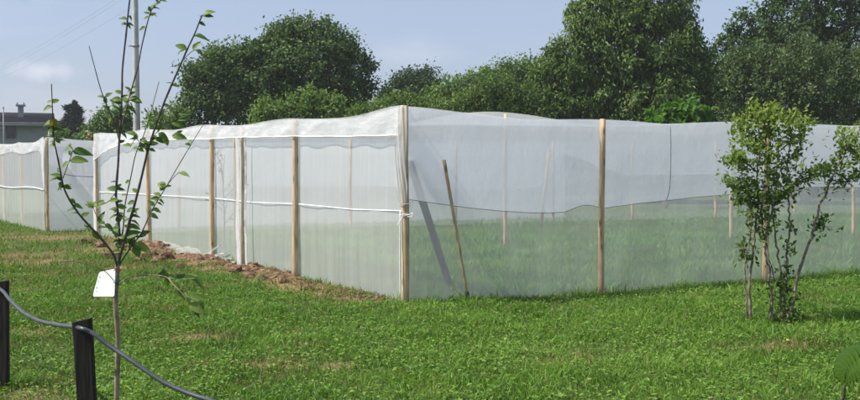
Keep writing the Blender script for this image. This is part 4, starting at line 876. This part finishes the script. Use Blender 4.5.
tree('fig_bush', 'bright green big-leaved bush just showing above the front netting', 'bush', 33, [(665, 117, 18, 8), (690, 114, 18, 9), (678, 113, 14, 8), (676, 135, 34, 20)], 'leaf_fig', 2300, .26, .36, .0, .3)
tree('tree', 'light green tree at the foot of the concrete pole', 'tree', 52, [(112, 124, 17, 13), (104, 130, 12, 10), (122, 118, 11, 11), (112, 145, 22, 16)], 'leaf_mid', 6500, .2, .3, 0, .4)
tree('bush', 'pale bush between the concrete pole and the broad dark tree', 'bush', 40, [(162, 124, 12, 10), (176, 118, 10, 12), (168, 140, 24, 20)], 'leaf_young', 4200, .16, .3, 0, .3, upright=.4)
tree('bush', 'low green bush beside the grey house end', 'bush', 56, [(60, 136, 8, 6), (64, 142, 12, 8)], 'leaf_mid', 1800, .18, .3, 0, .3)
tree('bush', 'dark low bush in front of the red roof', 'bush', 70, [(82, 138, 8, 4), (76, 146, 14, 10)], 'leaf_mid', 1500, .2, .3, 0, .35)
# cedar with flat tiers
def cedar():
    Y = 72; s = Y / FPX; x0 = at(73, 163, Y)[0]; r = root('cedar_tree', (x0, Y, 0), 'dark blue-green conifer with flat tiers and a bent tip beside the house', 'tree')
    top = at(74, 101.5, Y); part('trunk', tube(smooth_path([[x0, Y, -.1], [x0, Y, 3], at(72.5, 110, Y), at(73, 105, Y), at(75.5, 102, Y)], 5), np.linspace(.28, .05, 21), 8), M['trunk'], r)
    P, D = [], []
    for i in range(110):
        f = (rng.integers(1, 9) + .25 * rng.random()) / 8.5; py = 105 + f * 30; half = (1.0 + 12.5 * f ** .8) * (.62 + .5 * rng.random()); a = rng.random() * 6.283
        if py > 131: half *= .8
        c = at(73, py, Y); e = np.array([math.cos(a), math.sin(a), 0]) * half * s
        for t in np.linspace(.15, 1, 8):
            for k in range(13): P.append(c + e * t + np.array([0, 0, -.10 * t * half * s + .12 * (1 - t)]) + rng.normal(size=3) * [.16, .16, .05]); D.append(e + [0, 0, .1])
    for i in range(120): P.append(at(74.5 + rng.normal() * .9, 103 + rng.random() * 5, Y)); D.append(np.array([.2, 0, 1]))
    P = np.array(P); D = unit(np.array(D)) + rand_dir(len(P)) * .7; n = len(P); Ln = .2 + .18 * rng.random(n)
    V, F = leaf_cloud(P, D, rand_dir(n) * .5 + [0, 0, 1], Ln, Ln * .2, .2, .05); part('crown', (V, F), M['leaf_cedar'], r, False, {'tint': np.repeat(rng.random(n), 4)})
cedar()
# thicket that closes the view below the crowns
def thicket():
    n = 30000; x = rng.random(n) * 46 - 14; y = 47 + rng.random(n) * 3; hmax = 1.6 + 2.4 * fbm(x * .5, 0 * x, 401); z = hmax * rng.random(n) ** .8
    P = np.stack([x, y, z], -1); Ln = .2 + .18 * rng.random(n); V, F = leaf_cloud(P, rand_dir(n), rand_dir(n) * .6 + [0, -.4, .7], Ln, Ln * .3, .3, .1)
    o = link('thicket', np_mesh('thicket', V, F, {'tint': np.repeat(rng.random(n), 4)}), M['leaf_dark']); o['kind'] = 'stuff'
    tag(o, 'dark mass of undergrowth beneath the trees behind the cages', 'undergrowth')
thicket()

# ------------------------------------------------------------------ young tree inside the cage
def inner():
    p = np.array([*P2(0.9, 7.6), 0.0]); r = root('young_tree', p, 'thin twiggy young tree inside the large cage, veiled by the side netting', 'tree'); p = p.astype(float)
    part('stem', tube(smooth_path([p, p + [.02, 0, .6], p + [0, .02, 1.2], p + [.03, 0, 1.75]], 5), np.linspace(.018, .006, 16), 6), M['twig'], r)
    Pl = []
    for i in range(11):
        b = p + [0, 0, .45 + .12 * i]; e = b + np.array([rng.normal() * .28, rng.normal() * .2, .22 + .15 * rng.random()])
        part('branch', tube(smooth_path([b, (b + e) / 2 + [0, 0, .05], e], 4), np.linspace(.007, .002, 9), 5), M['twig'], r)
        for t in np.linspace(.3, 1, 6): Pl.append(b + (e - b) * t + rng.normal(size=3) * .02)
    Pl = np.array(Pl); n = len(Pl); Ln = .06 + .04 * rng.random(n); V, F = leaf_cloud(Pl, rand_dir(n), rand_dir(n) + [0, 0, 1], Ln, Ln * .25)
    part('foliage', (V, F), M['leaf_mid'], r, False, {'tint': np.repeat(rng.random(n), 4)}, True)
inner()

# ------------------------------------------------------------------ houses, pole, lines
def house():
    Y = 62; g = lambda px, py, y=Y: at(px, py, y)
    xr = g(48.5, 163)[0]; xl = g(-150, 163)[0]; ze = g(0, 123)[2]; zr = g(0, 114)[2] + .25
    r = root('house', (xr, Y, 0), 'grey house with dark tiled roof and a small chimney', 'house')
    part('wall', box(((xl + xr) / 2, Y + 4, ze / 2), (xr - xl, 8, ze)), M['housewall'], r, False)
    ov = .45; e0, e1 = xl - ov, xr + ov
    V = np.array([[e0, Y - ov, ze - .05], [e1, Y - ov, ze - .05], [e1, Y + 4, zr], [e0, Y + 4, zr], [e0, Y + 8 + ov, ze - .05], [e1, Y + 8 + ov, ze - .05]]); Vd = V - [0, 0, .2]
    rf = part('roof', (np.concatenate([V, Vd]), [np.array([[0, 1, 2, 3], [3, 2, 5, 4], [7, 6, 9, 8], [8, 9, 10, 11], [0, 6, 7, 1], [4, 5, 11, 10], [1, 7, 8, 2], [2, 8, 11, 5], [0, 3, 9, 6], [3, 4, 10, 9]])]), M['rooftile'], r, False)
    c = g(20.5, 116, Y + 2) + [1.0, 0, 0]; part('chimney', join([box((c[0], Y + 2, c[2] + .1), (.35, .35, 1.0)), box((c[0], Y + 2, c[2] + .65), (.6, .6, .1)), box((c[0] - .2, Y + 2, c[2] + .76), (.08, .45, .14)), box((c[0] + .2, Y + 2, c[2] + .76), (.08, .45, .14))]), M['housewall'], rf, False)
    rw = [tube(np.array([[e0, Y - ov + (4 + ov) * f, ze - .02 + (zr - ze + .02) * f], [e1, Y - ov + (4 + ov) * f, ze - .02 + (zr - ze + .02) * f]]), .03, 5) for f in np.linspace(.08, .95, 13)]
    part('tile_course', join(rw), M['rooftile'], rf)
    wc = g(14.2, 132.5); wn = part('window', box((wc[0], Y - .02, wc[2]), (.62, .06, .86)), M['frame'], r, False); part('pane', box((wc[0], Y - .05, wc[2]), (.5, .02, .74)), M['glass'], wn, False)
    wn2 = part('window', box((wc[0] - 4.2, Y - .02, wc[2]), (.62, .06, .86)), M['frame'], r, False); part('pane', box((wc[0] - 4.2, Y - .05, wc[2]), (.5, .02, .74)), M['glass'], wn2, False)
    gt = part('gutter', tube(np.array([[e0, Y - ov - .06, ze - .18], [e1, Y - ov - .06, ze - .18]]), .07, 8), M['metal'], r); 
    bx2 = g(6.5, 127.3); part('wall_box', box((bx2[0], Y - .15, bx2[2]), (.35, .3, .3)), M['concrete'], r, False)
    r.rotation_euler = (0, 0, math.radians(22.5))
    an = g(3.3, 108, 55)
    q = root('post', (an[0], 55, 0), 'thin upright metal post in front of the grey house', 'post'); part('shaft', tube(np.array([[an[0], 55, 0], [an[0], 55, an[2]]]), .035, 8), M['metal'], q)
    part('cap', tube(np.array([[an[0], 55, an[2] - .02], [an[0], 55, an[2] + .05]]), .05, 8), M['metal'], q)
house()
def house2():
    Y = 85; a, b = at(67, 132, Y), at(89.5, 132, Y); ze, zr = at(0, 139, Y)[2], at(0, 131, Y)[2]
    r = root('house', ((a[0] + b[0]) / 2, Y, 0), 'distant house of which mostly its red tiled roof shows', 'house')
    part('wall', box(((a[0] + b[0]) / 2, Y + 3, ze / 2), (b[0] - a[0] - .6, 6, ze)), M['concrete'], r, False)
    V = np.array([[a[0], Y - .3, ze], [b[0], Y - .3, ze], [b[0], Y + 3, zr], [a[0], Y + 3, zr], [a[0], Y + 6.3, ze], [b[0], Y + 6.3, ze]]); Vd = V - [0, 0, .18]
    part('roof', (np.concatenate([V, Vd]), [np.array([[0, 1, 2, 3], [3, 2, 5, 4], [7, 6, 9, 8], [8, 9, 10, 11], [0, 6, 7, 1], [4, 5, 11, 10], [1, 7, 8, 2], [2, 8, 11, 5], [0, 3, 9, 6], [3, 4, 10, 9]])]), M['redtile'], r, False)
house2()
UP = at(136.5, 163, 40); up = root('utility_pole', (UP[0], 40, 0), 'tall tapered grey concrete pole behind the large cage', 'utility pole')
part('shaft', tube(np.array([[UP[0] + .03, 40, z] for z in np.linspace(-.3, 10.2, 8)]), np.linspace(.16, .105, 8), 14), M['concrete'], up)
bz_ = at(134, 46, 40)[2]; part('bracket', join([tube(np.array([[UP[0] + .03, 40, bz_ - .04], [UP[0] + .03, 40, bz_ + .04]]), .15, 14), box((UP[0] - .2, 40, bz_), (.16, .06, .05))]), M['metal'], up)
part('crossarm', box((UP[0] + .03, 39.85, 9.75), (1.3, .12, .12)), M['metal'], up, False)
for i, (y0, y1, lab) in enumerate(((-14.5, 60, 'uppermost thin power line running to the tall concrete pole'), (-10, 64, 'middle thin power line running to the tall concrete pole'), (4, 72, 'lowest thin power line running to the tall concrete pole'))):
    p0 = at(136.5, y0, 39.9); p1 = at(2, y1, 85); d = p1 - p0; p2 = p0 + d * 1.6; t = np.linspace(0, 1, 24)[:, None]
    solo('power_line', tube(p0 + (p2 - p0) * t - np.array([0, 0, 1]) * (.5 * 4 * t * (1 - t)), .006, 5), M['wire'], lab, 'power line', 'power lines')

# ------------------------------------------------------------------ thin summer haze
def haze():
    V, F = box((0, 735, 6.6), (1240, 1570, 15.4)); o = link('haze', np_mesh('haze', V, F)); o['kind'] = 'stuff'
    tag(o, 'thin pale summer haze in the air', 'haze')
    m, n, out_ = new_mat('haze'); pv = n.nodes.new('ShaderNodeVolumePrincipled'); pv.inputs['Color'].default_value = (0.93, 0.96, 1.0, 1)
    pv.inputs['Density'].default_value = 0.0006; pv.inputs['Anisotropy'].default_value = 0.2
    n.links.new(pv.outputs[0], out_.inputs['Volume']); o.data.materials.append(m)
haze()
